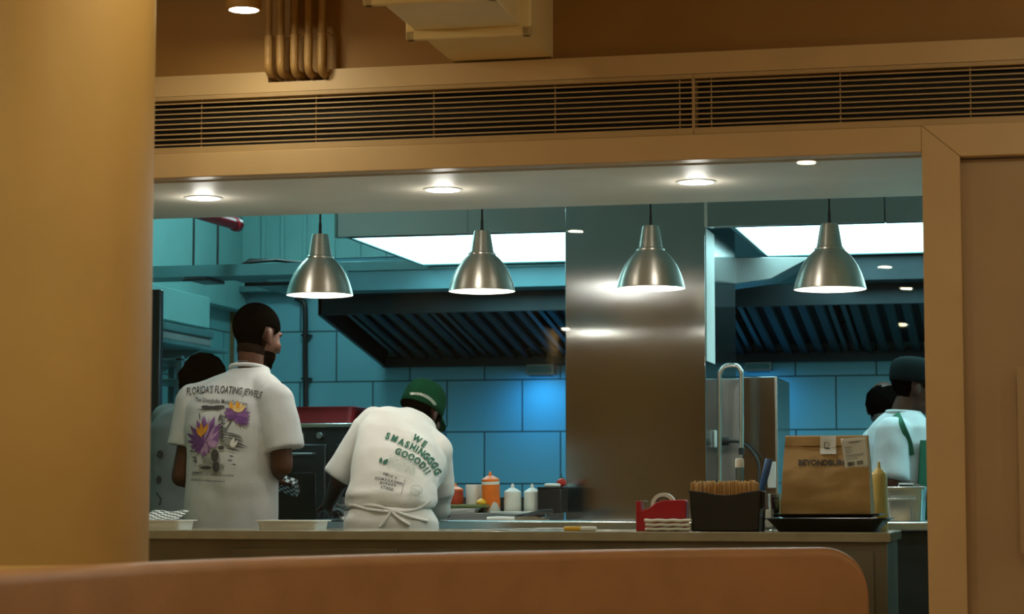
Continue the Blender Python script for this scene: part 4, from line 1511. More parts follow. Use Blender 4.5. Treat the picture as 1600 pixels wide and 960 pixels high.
# white board and box beside bottles
b = base_on(802, RY0 + .05, RZ)
t = thing('white_board', 'thin white cutting board lying before the squeeze bottles', 'board', b)
MB().bb(-.095, .095, -.03, .05, 0, .006).build('board', M['white'], t, .002)
b = base_on(862, SYY, RZ)
m_ = PM(862, SYY)
t = thing('black_box', 'black box with a white lid tub on top, beside the pillar', 'box', b)
MB().bb(-17 / m_, 20 / m_, -.07, .08, 0, 37 / m_).build('body', M['blackp'], t, .004)
MB().bb(-17.5 / m_, 20.5 / m_, -.073, .083, 37 / m_ + .0002, 40 / m_).build('lid', M['blackp'], t, .002)
tzz = RZ + 40 / m_ + .0002
b2 = base_on(863, SYY - .01, tzz)
t = thing('white_lid', 'round white plastic lid lying loose on the black box', 'cover', b2)
MB().lathe([(.0005, 0), (11 / m_, 0), (13 / m_, .004), (12.6 / m_, .012), (10 / m_, .015), (.0005, .0155)], n=32, caps=False).build('lid_body', M['white'], t)  # round white lid lying loose on the box
b3 = base_on(877.5, SYY + .05, tzz)
t = thing('tomato', 'red tomato on the black box, half behind the pillar', 'tomato', b3)
MB().sphere((0, 0, .019), (.022, .022, .019), 28, 16).build('flesh', mat('tomato_red', (.45, .03, .02), .3), t)
st_ = MB().cyl((0, 0, .037), (.002, 0, .055), .0022, .0015, 8)
for k in range(5):
    a = 2 * pi * k / 5
    st_.prism([(0, 0, .0385), (.010 * cos(a - .3), .010 * sin(a - .3), .0395), (.016 * cos(a), .016 * sin(a), .036), (.010 * cos(a + .3), .010 * sin(a + .3), .0395)], (0, 0, .001))
st_.build('stem', M['apron_g'], t)
# tongs
bo = base_on(836, 1.64, KZ + .012)
m_ = PM(845, 1.7)
t = thing('kitchen_tongs', 'black kitchen tongs lying on the front of the prep counter', 'tongs', bo)
MB().tube([(-.085, 0, .004), (-.03, .0, .012), (.03, 0, .022), (.075, 0, .026)], [.005, .009, .012, .011], 10).build('arm', M['blackp'], t)
MB().tube([(-.045, -.05, -.002), (-.02, -.03, .008), (.03, -.015, .014), (.075, 0, .02)], [.006, .009, .011, .010], 10).build('arm', M['blackp'], t)
MB().tube([(.02, -.02, .014), (.028, -.03, .004), (.018, -.04, -.002)], .004, 8).tube([(.05, -.02, .014), (.058, -.04, .0), (.052, -.055, -.003)], .0045, 8).build('guard', M['blackp'], t)
# white towel strip on the front of the counter
b = base_on(800, KY0 + .08, KZ)
t = thing('knife', 'long knife with white handle lying on the prep counter edge', 'knife', b)
MB().tube([(-.105, 0, .009), (-.06, 0, .010), (.01, 0, .009)], [.007, .009, .008], 12).build('handle', M['white'], t)
MB().prism([(.01, 0, .002), (.16, 0, .004), (.10, 0, .018), (.01, 0, .018)], (0, .002, 0)).build('blade', M['steel_b'], t)
# stacked bowls at the left end of the prep counter
b = base_on(538, 1.72, KZ + .001)
t = thing('steel_bowls', 'stack of grey steel bowls beside the bending cook', 'bowls', b)
for k in range(5):
    z = .014 * k
    MB().lathe([(.0005, z), (.035, z), (.05, z + .02), (.056, z + .04), (.058, z + .041), (.054, z + .039), (.048, z + .021), (.034, z + .003), (.0005, z + .003)], n=36, caps=False).build('bowl', M['steel_d'], t)
# steel pan and tray at the right, in front of the cook in the green apron
Yp = 1.75
x0, x1 = X(1381, Yp), X(1441, Yp)
t = tub('steam_pan', 'steel steam pan in front of the cook with the green apron', x0, x1, Yp, Yp + .26, KZ + .002, 49 / PM(1410, Yp), M['steel_b'], cat='pan', taper=.008)
hl_ = 49 / PM(1410, Yp) + .0045
ld = MB().bb(-(x1 - x0) / 2 - .008, (x1 - x0) / 2 + .008, -.12, .12, hl_, hl_ + .006).build('lid', M['steel_b'], t, .002)
MB().tube([(-.03, 0, hl_ + .006), (-.03, 0, hl_ + .02), (.03, 0, hl_ + .02), (.03, 0, hl_ + .006)], .004, 8).build('handle', M['steel_b'], ld)
tb = base_on(1404, Yp - .06, KZ + .001)
t = thing('ticket_rail', 'thin bright steel ticket rail standing before the steam pan', 'rail', tb)
zz = 33 / PM(1404, Yp - .06)
MB().bb(-25 / m_, 26 / m_, -.006, .006, zz, zz + .006).build('bar', M['steel_b'], t, .001)
for s_ in (-.05, .05):
    MB().cyl((s_, 0, 0), (s_, 0, zz), .003, n=8).build('post', M['steel_d'], t)

# ================================================================ PEOPLE
def frame(yaw, pitch=0.0, roll=0.0):
    """yaw: degrees to the right of the direction straight away from the camera; pitch: nose down"""
    return Matrix.Rotation(PHI - radians(yaw), 3, 'Z') @ Matrix.Rotation(-radians(pitch), 3, 'X') @ Matrix.Rotation(radians(roll), 3, 'Y')

def head_parts(mb, c, R, s=1.0):
    def E(p, r): mb.sphere(c + R @ (Vector(p) * s), [k * s for k in r], 24, 16, R)
    def Cc(a, b, r0, r1): mb.capsule(c + R @ (Vector(a) * s), c + R @ (Vector(b) * s), r0 * s, r1 * s)
    E((0, -.014, .036), (.074, .096, .088))
    E((0, .030, -.010), (.063, .066, .088))
    E((0, .030, -.070), (.052, .058, .046))
    E((0, .068, -.098), (.023, .021, .019))
    E((0, .080, .030), (.050, .018, .013))
    Cc((0, .093, .012), (0, .114, -.026), .0085, .0125)
    E((.011, .100, -.031), (.009, .011, .008))
    E((-.011, .100, -.031), (.009, .011, .008))
    E((0, .089, -.055), (.024, .014, .0075))
    E((0, .087, -.068), (.022, .014, .0085))
    E((.042, .058, -.024), (.024, .026, .026))
    E((-.042, .058, -.024), (.024, .026, .026))
    for sx in (-1, 1):
        Re = R @ Matrix.Rotation(sx * .35, 3, 'Z')
        mb.sphere(c + R @ (Vector((sx * .0755, -.006, -.004)) * s), (.0085 * s, .0185 * s, .030 * s), 18, 12, Re)
        mb.sphere(c + R @ (Vector((sx * .0735, .003, -.026)) * s), (.007 * s, .009 * s, .012 * s), 14, 10, Re)

def eyes(c, R, parent, s=1.0):
    for sx in (-1, 1):
        e = MB().sphere(c + R @ (Vector((sx * .031, .0705, .006)) * s), .0125 * s, 16, 12).build('eye', M['white'], parent)
        MB().sphere(c + R @ (Vector((sx * .031, .0795, .005)) * s), .0055 * s, 12, 8).build('pupil', M['hair'], e)

def hand_parts(mb, w, d, side, palm_n, curl=0.5, s=1.0):
    """w wrist, d finger direction, palm_n palm normal, side +1 if the thumb is towards d x palm_n"""
    d = d.normalized()
    n = (palm_n - d * palm_n.dot(d)).normalized()
    t = d.cross(n).normalized() * side
    mb.capsule(w, w + d * .03 * s, .026 * s, .028 * s)
    for k in range(-2, 3):
        mb.capsule(w + d * .025 * s + t * .012 * k * s * .8, w + d * .085 * s + t * .017 * k * s, .0145 * s, .0125 * s)
    for k, L in zip((1.5, .5, -.5, -1.5), (.070, .080, .074, .058)):
        p0 = w + d * .088 * s + t * .0215 * k * s
        a = curl * .5
        d1 = (d * cos(a) + n * sin(a)).normalized()
        p1 = p0 + d1 * L * .48 * s
        a = curl * 1.3
        d2 = (d * cos(a) + n * sin(a)).normalized()
        p2 = p1 + d2 * L * .32 * s
        a = curl * 1.9
        d3 = (d * cos(a) + n * sin(a)).normalized()
        p3 = p2 + d3 * L * .24 * s
        mb.capsule(p0 - d * .01 * s, p1, .0092 * s, .0084 * s, 12)
        mb.capsule(p1, p2, .0084 * s, .0078 * s, 12)
        mb.capsule(p2, p3, .0078 * s, .0068 * s, 12)
    b0 = w + d * .028 * s + t * .024 * s
    b1 = b0 + (d * .55 + t * .65 + n * .3).normalized() * .042 * s
    b2 = b1 + (d * .85 + t * .15 + n * .4).normalized() * .032 * s
    mb.capsule(b0, b1, .0125 * s, .0105 * s, 12)
    mb.capsule(b1, b2, .0105 * s, .0085 * s, 12)

def body(J, headc, R, hs=1.0, skin='skin', hands=True, torso_r=(.13, .12), curl=.6):
    mb = MB()
    head_parts(mb, headc, R, hs)
    mb.capsule(headc + R @ Vector((0, -.022, -.05)) * hs, J['neck'], .054 * hs, .058)
    mb.capsule(J['neck'], J['chest'], .054, .090)
    mb.capsule(J['chest'], J['pelvis'], .100, .110)
    for s_ in 'LR':
        mb.capsule(J['neck'] + UP * -.02, J['sh' + s_], .040, .046)
        mb.capsule(J['chest'], J['sh' + s_], .08, .048)
        mb.capsule(J['sh' + s_], J['el' + s_], .048, .042)
        mb.capsule(J['el' + s_], J['wr' + s_], .040, .027)
        if hands:
            d = J.get('hd' + s_, (J['wr' + s_] - J['el' + s_]))
            hand_parts(mb, J['wr' + s_], d, 1 if s_ == 'L' else -1, J.get('pn' + s_, Vector((0, 0, -1))), curl)
        mb.capsule(J['pelvis'] + (J['hp' + s_] - J['pelvis']) * .4, J['hp' + s_], .095, .08)
        mb.capsule(J['hp' + s_], J['kn' + s_], .082, .055)
        mb.capsule(J['kn' + s_], J['an' + s_], .054, .036)
        f_ = J['fwd']
        mb.capsule(J['an' + s_] + UP * -.035 - f_ * .03, J['an' + s_] + UP * -.045 + f_ * .12, .034, .030)
    return fuse(mb, .0055, 4)

def legs(J, fwd, pel, hipw=.075, feet=None):
    """standing legs from a pelvis point to the floor; local z=0 is the floor"""
    rt = Vector((fwd.y, -fwd.x, 0))
    J['pelvis'] = pel
    J['fwd'] = fwd
    for s_, k in (('L', -1), ('R', 1)):
        J['hp' + s_] = pel + rt * (hipw * k) + UP * -.05
        foot = (feet or pel) + rt * (.13 * k)
        J['kn' + s_] = Vector(((J['hp' + s_].x + foot.x) / 2, (J['hp' + s_].y + foot.y) / 2, .50)) + fwd * .02
        J['an' + s_] = Vector((foot.x, foot.y, .09))
    return J

def trousers(J, parent, m, top=.06):
    mb = MB()
    mb.capsule(J['pelvis'] + UP * top, J['pelvis'] + UP * -.06, .150, .15)
    for s_ in 'LR':
        mb.capsule(J['hp' + s_], J['kn' + s_], .105, .080)
        d = J['an' + s_] - J['kn' + s_]
        mb.cyl(J['kn' + s_], J['kn' + s_] + d * .92, .080, .065)
        mb.sphere(J['kn' + s_], .08)
    return mobj('trousers', fuse(mb, .010, 3), m, parent)

def shoes(J, parent):
    for s_ in 'LR':
        mb = MB()
        f_ = J['fwd']
        a = J['an' + s_]
        R = f_.to_track_quat('Y', 'Z').to_matrix()
        mb.sphere(Vector((a.x, a.y, .045)) + f_ * .05, (.050, .15, .052), 20, 12, R)
        mb.bb
        o = fuse(mb, .008, 2)
        for v in o.vertices:
            v.co.z = max(v.co.z, .0)
        mobj('shoe', o, M['blackp'], parent)

def loft(mb, rings, n=40, e=2.4):
    out = []
    for c, a, b in rings:
        r = []
        for j in range(n):
            t_ = 2 * pi * j / n
            ct, st = cos(t_), sin(t_)
            r.append(c + a * (abs(ct) ** (2 / e) * (1 if ct >= 0 else -1)) + b * (abs(st) ** (2 / e) * (1 if st >= 0 else -1)))
        out.append(r)
    mb.rings(out)

def shell(name, me, pred, off, m, parent, fade=None):
    """a thin layer over part of a body mesh (hair, caps)"""
    bm = bmesh.new()
    bm.from_mesh(me)
    bm.normal_update()
    kill = [f for f in bm.faces if not pred(f.calc_center_median())]
    bmesh.ops.delete(bm, geom=kill, context='FACES')
    bm.normal_update()
    nrm = {v: v.normal.copy() for v in bm.verts}
    bd = {v for e in bm.edges if len(e.link_faces) == 1 for v in e.verts}
    for _ in range(3):
        for v in bd:
            nb = [e.other_vert(v) for e in v.link_edges if len(e.link_faces) == 1]
            if nb:
                v.co = v.co.lerp(sum((q.co for q in nb), Vector()) / len(nb), .5)
    for v in bm.verts:
        v.co += nrm[v] * (off if v not in bd else off * .35)
    out = bpy.data.meshes.new(name)
    bm.to_mesh(out)
    bm.free()
    for p in out.polygons:
        p.use_smooth = True
    return mobj(name, out, m, parent)

def neckband(c, R, rx, ry, r, m, parent, name='collar'):
    pts = [c + R @ Vector((rx * cos(2 * pi * k / 36), ry * sin(2 * pi * k / 36), .012 * sin(2 * pi * k / 36) * -1)) for k in range(36)]
    MB().tube(pts, r, 10, closed=True).build(name, m, parent)

# ---------------------------------------------------------------- man in the printed white tee
B1 = Vector((X(366, 1.0), 1.0, 0))
def w1(px, py, Y=1.0): return W(px, py, Y) - B1
t1 = thing('person', 'standing man in a white tee with a purple flower print on the back', 'person', B1)
RB = frame(18)
f1 = RB @ Vector((0, 1, 0)); f1.z = 0; f1.normalize()
J = {}
legs(J, f1, w1(366, 845, 1.0))
J['chest'] = w1(368, 650, 1.02)
J['neck'] = w1(394, 577, 1.05)
J['shL'] = w1(308, 632, 1.05)
J['shR'] = w1(434, 630, .95)
J['elL'] = w1(284, 745, 1.03)
J['wrL'] = w1(332, 768, 1.28)
J['elR'] = w1(441, 728, .93)
J['wrR'] = w1(424, 752, 1.16)
J['hdR'] = Vector((.02, .06, .0))
J['hdL'] = Vector((.08, .06, .0))
HC = w1(402.5, 527, 1.08)
RH = frame(41, 12)
me = body(J, HC, RH, 1.04)
bd1 = mobj('body', me, M['skin'], t1)
eyes(HC, RH, t1, 1.04)
# hair: short, fading at the sides
iR = RH.inverted()
def hp1(p):
    q = iR @ (p - HC)
    if q.z < -.045: return False
    if q.y > .078 - .25 * max(0, .06 - q.z): return False
    if abs(q.x) > .062 and -.035 < q.y < .018 and q.z < .034: return False
    return q.z > (-.045 if q.y < -.02 else .000 + .6 * max(0, q.y))
shell('hair', me, hp1, .0075, M['hair'], t1)
M['fade'] = mat('faded_short_hair', (0.016, 0.009, 0.006), 0.9, spec=0.05, var=0.4, scale=90)
def fade(p):
    q = iR @ (p - HC)
    return q.y < .02 and -.080 < q.z < .02 and not (abs(q.x) > .060 and -.032 < q.y) and not q.y > .0
shell('hair_fade', me, fade, .0022, M['fade'], t1)
def beard(p):
    q = iR @ (p - HC)
    return q.z < -.055 and q.y > .0 and q.z > -.135 and not (q.y > .08 and q.z > -.078)
shell('beard', me, beard, .0025, M['hair'], t1)
# the tee
mb = MB()
def rv(v): return RB @ Vector(v)
rg = []
for px, py, Yc, rx, ry in ((361, 850, 1.0, .186, .125), (362, 800, 1.0, .184, .126), (362, 750, 1.0, .184, .128), (363, 700, 1.0, .190, .134), (365, 665, 1.01, .194, .140), (367, 636, 1.02, .182, .134), (372, 611, 1.03, .148, .112), (381, 592, 1.04, .108, .088), (388, 579, 1.05, .082, .074), (389.0, 574.5, 1.05, .077, .071)):
    rg.append((w1(px, py, Yc), rv((rx, 0, 0)), rv((0, ry, 0))))
loft(mb, rg)
mb.capsule(w1(382, 593, 1.04), w1(304, 628, 1.05), .058, .070)
mb.capsule(w1(394, 594, 1.04), w1(431, 628, .96), .056, .072)
mb.cyl(w1(303, 626, 1.05), w1(286, 700, 1.03), .074, .067)
mb.sphere(w1(304, 628, 1.05), .074)
mb.cyl(w1(431, 626, .95), w1(445, 703, .93), .074, .076)
mb.sphere(w1(432, 628, .95), .075)
def wr1(p):
    q = p * 1.0
    a = noise.noise(Vector((q.x * 9, q.y * 9, q.z * 2.2)) + Vector((3, 1, 0)))
    b_ = noise.noise(q * 16 + Vector((0, 7, 2)))
    c_ = noise.noise(Vector((q.x * 5 + q.z * 5, q.y * 5, q.z * 4 - q.x * 5)))
    return .012 * a + .003 * b_ + .009 * c_
sh = fuse(mb, .0065, 6, wr1)
shirt1 = mobj('shirt', sh, M['tee'], t1)
neckband(w1(388.5, 576.5, 1.05), frame(18, 2), .074, .068, .0085, M['tee'], shirt1)
# thin chain
pts_ = [HC + RH @ (Vector((.0, -.022, -.05)) * 1.0) for _ in range(1)]
nk = w1(392, 570, 1.055)
MB().tube([nk + frame(25, 12) @ Vector((.0615 * cos(2 * pi * k / 40), .062 * sin(2 * pi * k / 40), 0)) for k in range(40)], .0014, 6, closed=True).build('neck_chain', M['steel_b'], t1)
trousers(J, t1, M['trouser'], -.10)
shoes(J, t1)

def P(name, f, m, lift=.003):
    return decal(name, f, [sh], m, shirt1, B1, lift, 5.0)
f = Flat()
f.text("FLORIDA'S FLOATING JEWELS", 350, 610, 15.5, -2.5, .0035, shear=.28, bold=.10, sx=.575, space=1.0)
f.text("The Silverglades Mural Collection", 346, 628, 10, -5, .0012, shear=.1, bold=.06, sx=.60)
P('title_print', f, M['ink_k'])
f = Flat()
f.ell(331, 637.5, 15, 2.4); f.ell(322, 636.5, 7, 2.4); f.ell(343, 636, 9, 2.0)
for y_, x0_, x1_ in ((640, 308, 330), (640, 333, 350), (738, 300, 318)):
    f.stroke([(x0_, y_), ((x0_ + x1_) / 2, y_ + 1), (x1_, y_)], [.3, 1.6, .3])
random.seed(12)
for k in range(14):
    yy = 652 + k * 3.0
    f.stroke([(344 + random.uniform(-4, 2), yy), (347, yy - 1.5), (351 + random.uniform(-2, 5), yy + random.uniform(-2, 2))], [.4, 2.2, .4])
for (x0_, y0_, x1_, y1_) in ((350, 676, 374, 681), (352, 679, 377, 685), (356, 684, 381, 691), (360, 690, 388, 699), (356, 696, 386, 701), (352, 700, 375, 706), (358, 713, 366, 714.5), (355, 720, 364, 721), (362, 726, 370, 727.5), (296, 706, 304, 704.5), (300, 714, 307, 718), (302, 719, 308, 724), (305, 712, 308, 725), (312, 645, 313, 658), (346, 646, 341, 660)):
    f.stroke([(x0_, y0_), ((x0_ + x1_) / 2, (y0_ + y1_) / 2 - .6), (x1_, y1_)], [.4, 2.0, .3])
f.stroke([(362, 657), (358, 664), (352, 674)], 1.6)
P('water_print', f, M['ink_k'])
f = Flat()
f.ell(333, 714, 11, 11.5); f.ell(337, 722, 6, 14); f.ell(324, 716, 8, 4)
f.ell(330, 729, 21, 5.2); f.ell(338, 736, 9, 4)
P('lily_pad_print', f, M['ink_s'], .0026)
f = Flat()
f.ell(336, 712, 6, 10); f.ell(338, 730, 5.5, 9); f.ell(322, 731, 9, 2.4); f.ell(346, 700, 5, 3)
P('shade_print', f, M['ink_k'], .0032)
f = Flat()
f.ell(352, 690, 8, 4); f.ell(371, 688, 8, 8); f.ell(362, 694, 9, 5)
for a in (60, 80, 100, 120):
    f.petal(362, 699, 18, 7, a)
P('bud_print', f, M['ink_s'], .0027)
f = Flat()
f.petal(361, 699, 17, 6, 72); f.petal(363, 700, 15, 5, 52)
P('bud_print', f, M['cream'], .0034)
# right flower
f = Flat()
for a, L, w_ in ((-10, 22, 8), (8, 22, 8), (-35, 24, 9), (-60, 20, 9), (-90, 15, 9), (170, 21, 8), (190, 20, 8), (150, 21, 7), (30, 20, 7), (212, 18, 8)):
    f.petal(370, 648, L, w_, a)
P('petal_print', f, M['ink_p'], .0030)
f = Flat()
for a, L, w_ in ((-20, 21, 5), (-45, 24, 5), (-70, 18, 5), (200, 17, 5), (178, 19, 4)):
    f.petal(371, 651, L, w_, a)
P('petal_print', f, M['ink_pd'], .0036)
f = Flat()
for a, L, w_ in ((125, 18, 6), (60, 17, 7), (40, 18, 7), (95, 16, 6), (80, 15, 7)):
    f.petal(371, 645, L, w_, a)
P('petal_print', f, M['ink_y'], .0040)
f = Flat()
for a, x_, L in ((100, 363, 12), (88, 372, 13)):
    f.petal(x_, 640, L, 6, a)
P('stamen_print', f, M['ink_o'], .0046)
# large flower
f = Flat()
for a, L, w_ in ((50, 40, 13), (70, 44, 13), (92, 42, 13), (110, 38, 12), (132, 34, 12), (155, 30, 12), (178, 26, 11), (30, 30, 11), (10, 24, 10), (205, 24, 10), (235, 22, 11), (262, 24, 12), (290, 18, 10)):
    f.petal(321, 692, L, w_, a)
P('petal_print', f, M['ink_p'], .0030)
f = Flat()
for a, L, w_ in ((60, 34, 5), (82, 40, 5), (40, 30, 5), (250, 22, 6), (100, 18, 6), (275, 20, 6)):
    f.petal(322, 692, L, w_, a)
f.ell(333, 694, 8, 5.5, rot=10)
P('petal_print', f, M['ink_pl'], .0036)
f = Flat()
for a, L, w_ in ((150, 32, 6), (172, 27, 6), (195, 23, 6), (128, 36, 5), (222, 22, 6), (66, 42, 3), (95, 43, 3)):
    f.petal(320, 693, L, w_, a)
P('petal_print', f, M['ink_pd'], .0038)
f = Flat()
f.petal(315, 684, 24, 7, 88); f.petal(317, 680, 20, 6, 62); f.petal(314, 682, 16, 6, 110)
P('stamen_print', f, M['ink_o'], .0046)
f = Flat()
for (x0_, x1_, y_, a_) in ((301, 366, 741, 2.2), (299, 352, 750, 1.3)):
    n_ = int((x1_ - x0_) / 1.2)
    f.stroke([(x0_ + (x1_ - x0_) * k / n_, y_ + (k / n_) * 3 + a_ * sin(k * 2.1) * (1 + .4 * sin(k * .7))) for k in range(n_ + 1)], .75)
P('script_print', f, M['ink_k'])

# checkered box in his right hand
bx = w1(449, 759, 1.22) + B1
t = thing('checkered_carton', 'blue white checkered food carton held by the man in the printed tee', 'carton', bx)
bm = bmesh.new()
uvl = bm.loops.layers.uv.new('uv')
RC_ = Matrix.Rotation(.30, 3, 'Y') @ Matrix.Rotation(-.62, 3, 'X')
g = {}
hxx, hyy, hzz = .045, .05, .012
for i in (-1, 1):
    for j in (-1, 1):
        for k in (-1, 1):
            g[i, j, k] = bm.verts.new(RC_ @ Vector((i * hxx * (1 if k > 0 else .9), j * hyy * (1 if k > 0 else .9), k * hzz)))
for fc in (((-1, -1, 1), (1, -1, 1), (1, 1, 1), (-1, 1, 1)), ((-1, -1, -1), (-1, 1, -1), (1, 1, -1), (1, -1, -1)), ((-1, -1, -1), (1, -1, -1), (1, -1, 1), (-1, -1, 1)), ((1, -1, -1), (1, 1, -1), (1, 1, 1), (1, -1, 1)), ((1, 1, -1), (-1, 1, -1), (-1, 1, 1), (1, 1, 1)), ((-1, 1, -1), (-1, -1, -1), (-1, -1, 1), (-1, 1, 1))):
    fa = bm.faces.new([g[q] for q in fc])
    for lp, q in zip(fa.loops, fc):
        if fc[0][2] == fc[1][2] == fc[2][2]:
            lp[uvl].uv = (q[0] * hxx, q[1] * hyy)
        elif fc[0][1] == fc[1][1] == fc[2][1]:
            lp[uvl].uv = (q[0] * hxx, q[2] * hzz)
        else:
            lp[uvl].uv = (q[1] * hyy, q[2] * hzz)
me_ = bpy.data.meshes.new('carton')
bm.to_mesh(me_)
bm.free()
M['checker_b'] = checker_mat('checkered_carton', 0.0165, (0.62, 0.76, 0.80), (0.02, 0.03, 0.04))
mobj('carton', me_, M['checker_b'], t)

# ---------------------------------------------------------------- bending cook with green cap
B2 = Vector((X(618, 1.0), 1.0, 0))
def w2(px, py, Y=1.0): return W(px, py, Y) - B2
t2 = thing('person', 'cook in a green cap and white tee bending over the counter', 'person', B2)
J = {}
f2 = frame(8) @ Vector((0, 1, 0)); f2.z = 0; f2.normalize()
legs(J, f2, w2(618, 812, .98))
J['chest'] = w2(632, 708, 1.235)
J['neck'] = w2(655, 670, 1.39)
J['shL'] = w2(582, 668, 1.24)
J['shR'] = w2(682, 706, 1.26)
J['elL'] = w2(531, 750, 1.22)
J['wrL'] = w2(514, 788, 1.44)
J['hdL'] = Vector((-.01, .10, -.025)); J['pnL'] = Vector((0, 0, -1))
J['elR'] = w2(688, 768, 1.33)
J['wrR'] = w2(677, 790, 1.56)
J['hdR'] = Vector((-.02, .10, -.025)); J['pnR'] = Vector((0, 0, -1))
HC = w2(659, 645, 1.49)
RH = frame(30, 26, 6)
me = body(J, HC, RH, .98, curl=.25)
mobj('body', me, M['skin_d'], t2)
eyes(HC, RH, t2, .98)
iR = RH.inverted()
def hp2(p):
    q = iR @ (p - HC)
    return -.05 < q.z < .05 and q.y < .04 and not (abs(q.x) > .062 and -.035 < q.y < .02 and q.z < .03) and q.length < .16
shell('hair', me, hp2, .006, M['hair'], t2)
# cap: crown, band, brim, button
mb = MB()
cc_ = HC + RH @ Vector((0, -.010, .030))
prof = [(1.0, -.025), (1.0, .0), (.985, .03), (.93, .055), (.82, .076), (.62, .093), (.36, .102), (.10, .105), (.005, .105)]
rs = []
for r_, z_ in prof:
    rs.append([cc_ + RH @ Vector((.0855 * r_ * cos(2 * pi * k / 48), .104 * r_ * sin(2 * pi * k / 48), z_)) for k in range(48)])
capo = MB().rings(rs, caps=False).build('cap', M['green'], t2)
so_ = capo.modifiers.new('solid', 'SOLIDIFY'); so_.thickness = .003; so_.offset = -1
br = []
for k in range(13):
    a = radians(28 + 124 * k / 12)
    br.append((a, 1))
top, bot = [], []
pts_in = [Vector((.086 * cos(a), .104 * sin(a), -.020)) for a, _ in br]
pts_out = [Vector((.090 * cos(a), .104 * sin(a) + .068 * max(0.0, sin((a - radians(28)) / radians(124) * pi)) ** .7, -.032)) for a, _ in br]
mbb = MB()
n_ = len(br)
vs = [cc_ + RH @ p for p in pts_in + pts_out] + [cc_ + RH @ (p - Vector((0, 0, .004))) for p in pts_in + pts_out]
fs = [(i, i + 1, n_ + i + 1, n_ + i) for i in range(n_ - 1)] + [(2 * n_ + i, 3 * n_ + i, 3 * n_ + i + 1, 2 * n_ + i + 1) for i in range(n_ - 1)] + [(n_ + i, n_ + i + 1, 3 * n_ + i + 1, 3 * n_ + i) for i in range(n_ - 1)] + [(i + 1, i, 2 * n_ + i, 2 * n_ + i + 1) for i in range(n_ - 1)] + [(0, n_, 3 * n_, 2 * n_), (n_ - 1, 3 * n_ - 1, 4 * n_ - 1, 2 * n_ - 1)][0:1]
mbb.add(vs, fs).build('brim', M['green'], capo)
MB().sphere(cc_ + RH @ Vector((0, 0, .105)), (.008, .008, .005)).build('button', M['green'], capo)
f = Flat()
f.text("SMASHINGGGOOD!", 663, 619, 6.2, -24, .028, bold=.03, sx=.80)
decal('stitched_lettering', f, [capo.data], M['cloth'], capo, B2, .003, 3)
f = Flat()
f.poly([(674, 642), (680, 641), (680.5, 648.5), (674.5, 649.5)])
decal('tag', f, [capo.data], M['paper'], capo, B2, .003, 3)
# tee
mb = MB()
def tr(px, py, Yc, beta, rx, ry, lean):
    a = Vector((RGT.x * cos(radians(beta)), RGT.y * cos(radians(beta)), -sin(radians(beta)))) * rx
    b_ = Vector((FWD.x * cos(radians(lean)), FWD.y * cos(radians(lean)), -sin(radians(lean)))) * ry
    return (w2(px, py, Yc), a, b_)
loft(mb, [tr(611, 793, .99, 0, .170, .125, 0), tr(610, 782, 1.0, 0, .182, .14, 10), tr(613, 762, 1.04, 3, .172, .140, 25), tr(620, 735, 1.10, 10, .178, .135, 35), tr(628, 708, 1.18, 18, .188, .130, 45),
          tr(633, 688, 1.25, 24, .178, .115, 48), tr(641, 674, 1.31, 26, .135, .095, 50), tr(650, 666, 1.36, 26, .092, .08, 50), tr(655, 661, 1.39, 26, .076, .066, 50)])
mb.capsule(w2(645, 668, 1.34), w2(584, 668, 1.24), .055, .078)
mb.capsule(w2(650, 672, 1.34), w2(680, 706, 1.26), .055, .074)
mb.sphere(w2(584, 670, 1.24), .082)
mb.cyl(w2(580, 672, 1.24), w2(528, 748, 1.22), .082, .066)
mb.sphere(w2(679, 708, 1.26), .076)
mb.cyl(w2(680, 706, 1.26), w2(686, 772, 1.33), .072, .055)
mb.cyl(w2(686, 765, 1.33), w2(683, 800, 1.40), .052, .046)
def wr2(p):
    a = noise.noise(Vector((p.x * 8 + p.z * 4, p.y * 8, p.z * 9)) + Vector((9, 1, 0)))
    b_ = noise.noise(p * 18 + Vector((0, 7, 2)))
    k = max(0, min(1, (1.16 - p.z) / .10))
    c_ = noise.noise(Vector((p.x * 6, p.y * 4, p.z * 26)))
    return .009 * a + .003 * b_ + .013 * k * c_
sh2 = fuse(mb, .0065, 5, wr2)
shirt2 = mobj('shirt', sh2, M['cream'], t2)
neckband(w2(653, 667, 1.37), frame(10, 50, 22), .070, .062, .009, M['cream'], shirt2)
# cream apron / trousers with ties
mb = MB()
loft(mb, [tr(610, 1160, .98, 0, .20, .15, 0), tr(610, 960, .98, 0, .20, .15, 0), tr(610, 850, .98, 0, .187, .14, 0), tr(611, 815, .98, 0, .184, .14, 0), tr(611, 796, .98, 0, .160, .125, 0), tr(611, 787, 1.0, 0, .13, .11, 0)])
def wr3(p): return .006 * noise.noise(Vector((p.x * 9, p.y * 9, p.z * 5))) + .003 * noise.noise(p * 22)
apr = mobj('apron', fuse(mb, .008, 3, wr3), M['cream'], t2)
ties = MB()
f_tie = [[(546, 790), (580, 790), (610, 797), (640, 808), (668, 815)], [(672, 783), (650, 796), (615, 800), (580, 797), (552, 790)], [(610, 800), (602, 814), (594, 824)], [(612, 800), (625, 812), (640, 821)]]
tr_bvh = BVHTree.FromPolygons([v.co for v in apr.data.vertices], [tuple(p.vertices) for p in apr.data.polygons])
tr_bvh2 = BVHTree.FromPolygons([v.co for v in sh2.vertices], [tuple(p.vertices) for p in sh2.polygons])
for l_ in f_tie:
    pp = []
    for (x, y_) in l_:
        d = ray(x, y_).normalized()
        hs_ = [h for h in (tr_bvh.ray_cast(CAM - B2, d), tr_bvh2.ray_cast(CAM - B2, d)) if h[0] is not None]
        if hs_:
            h = min(hs_, key=lambda k_: k_[3])
            pp.append(h[0] - d * .004)
    if len(pp) > 2:
        ties.tube(catmull(pp, 6), .0065, 8)
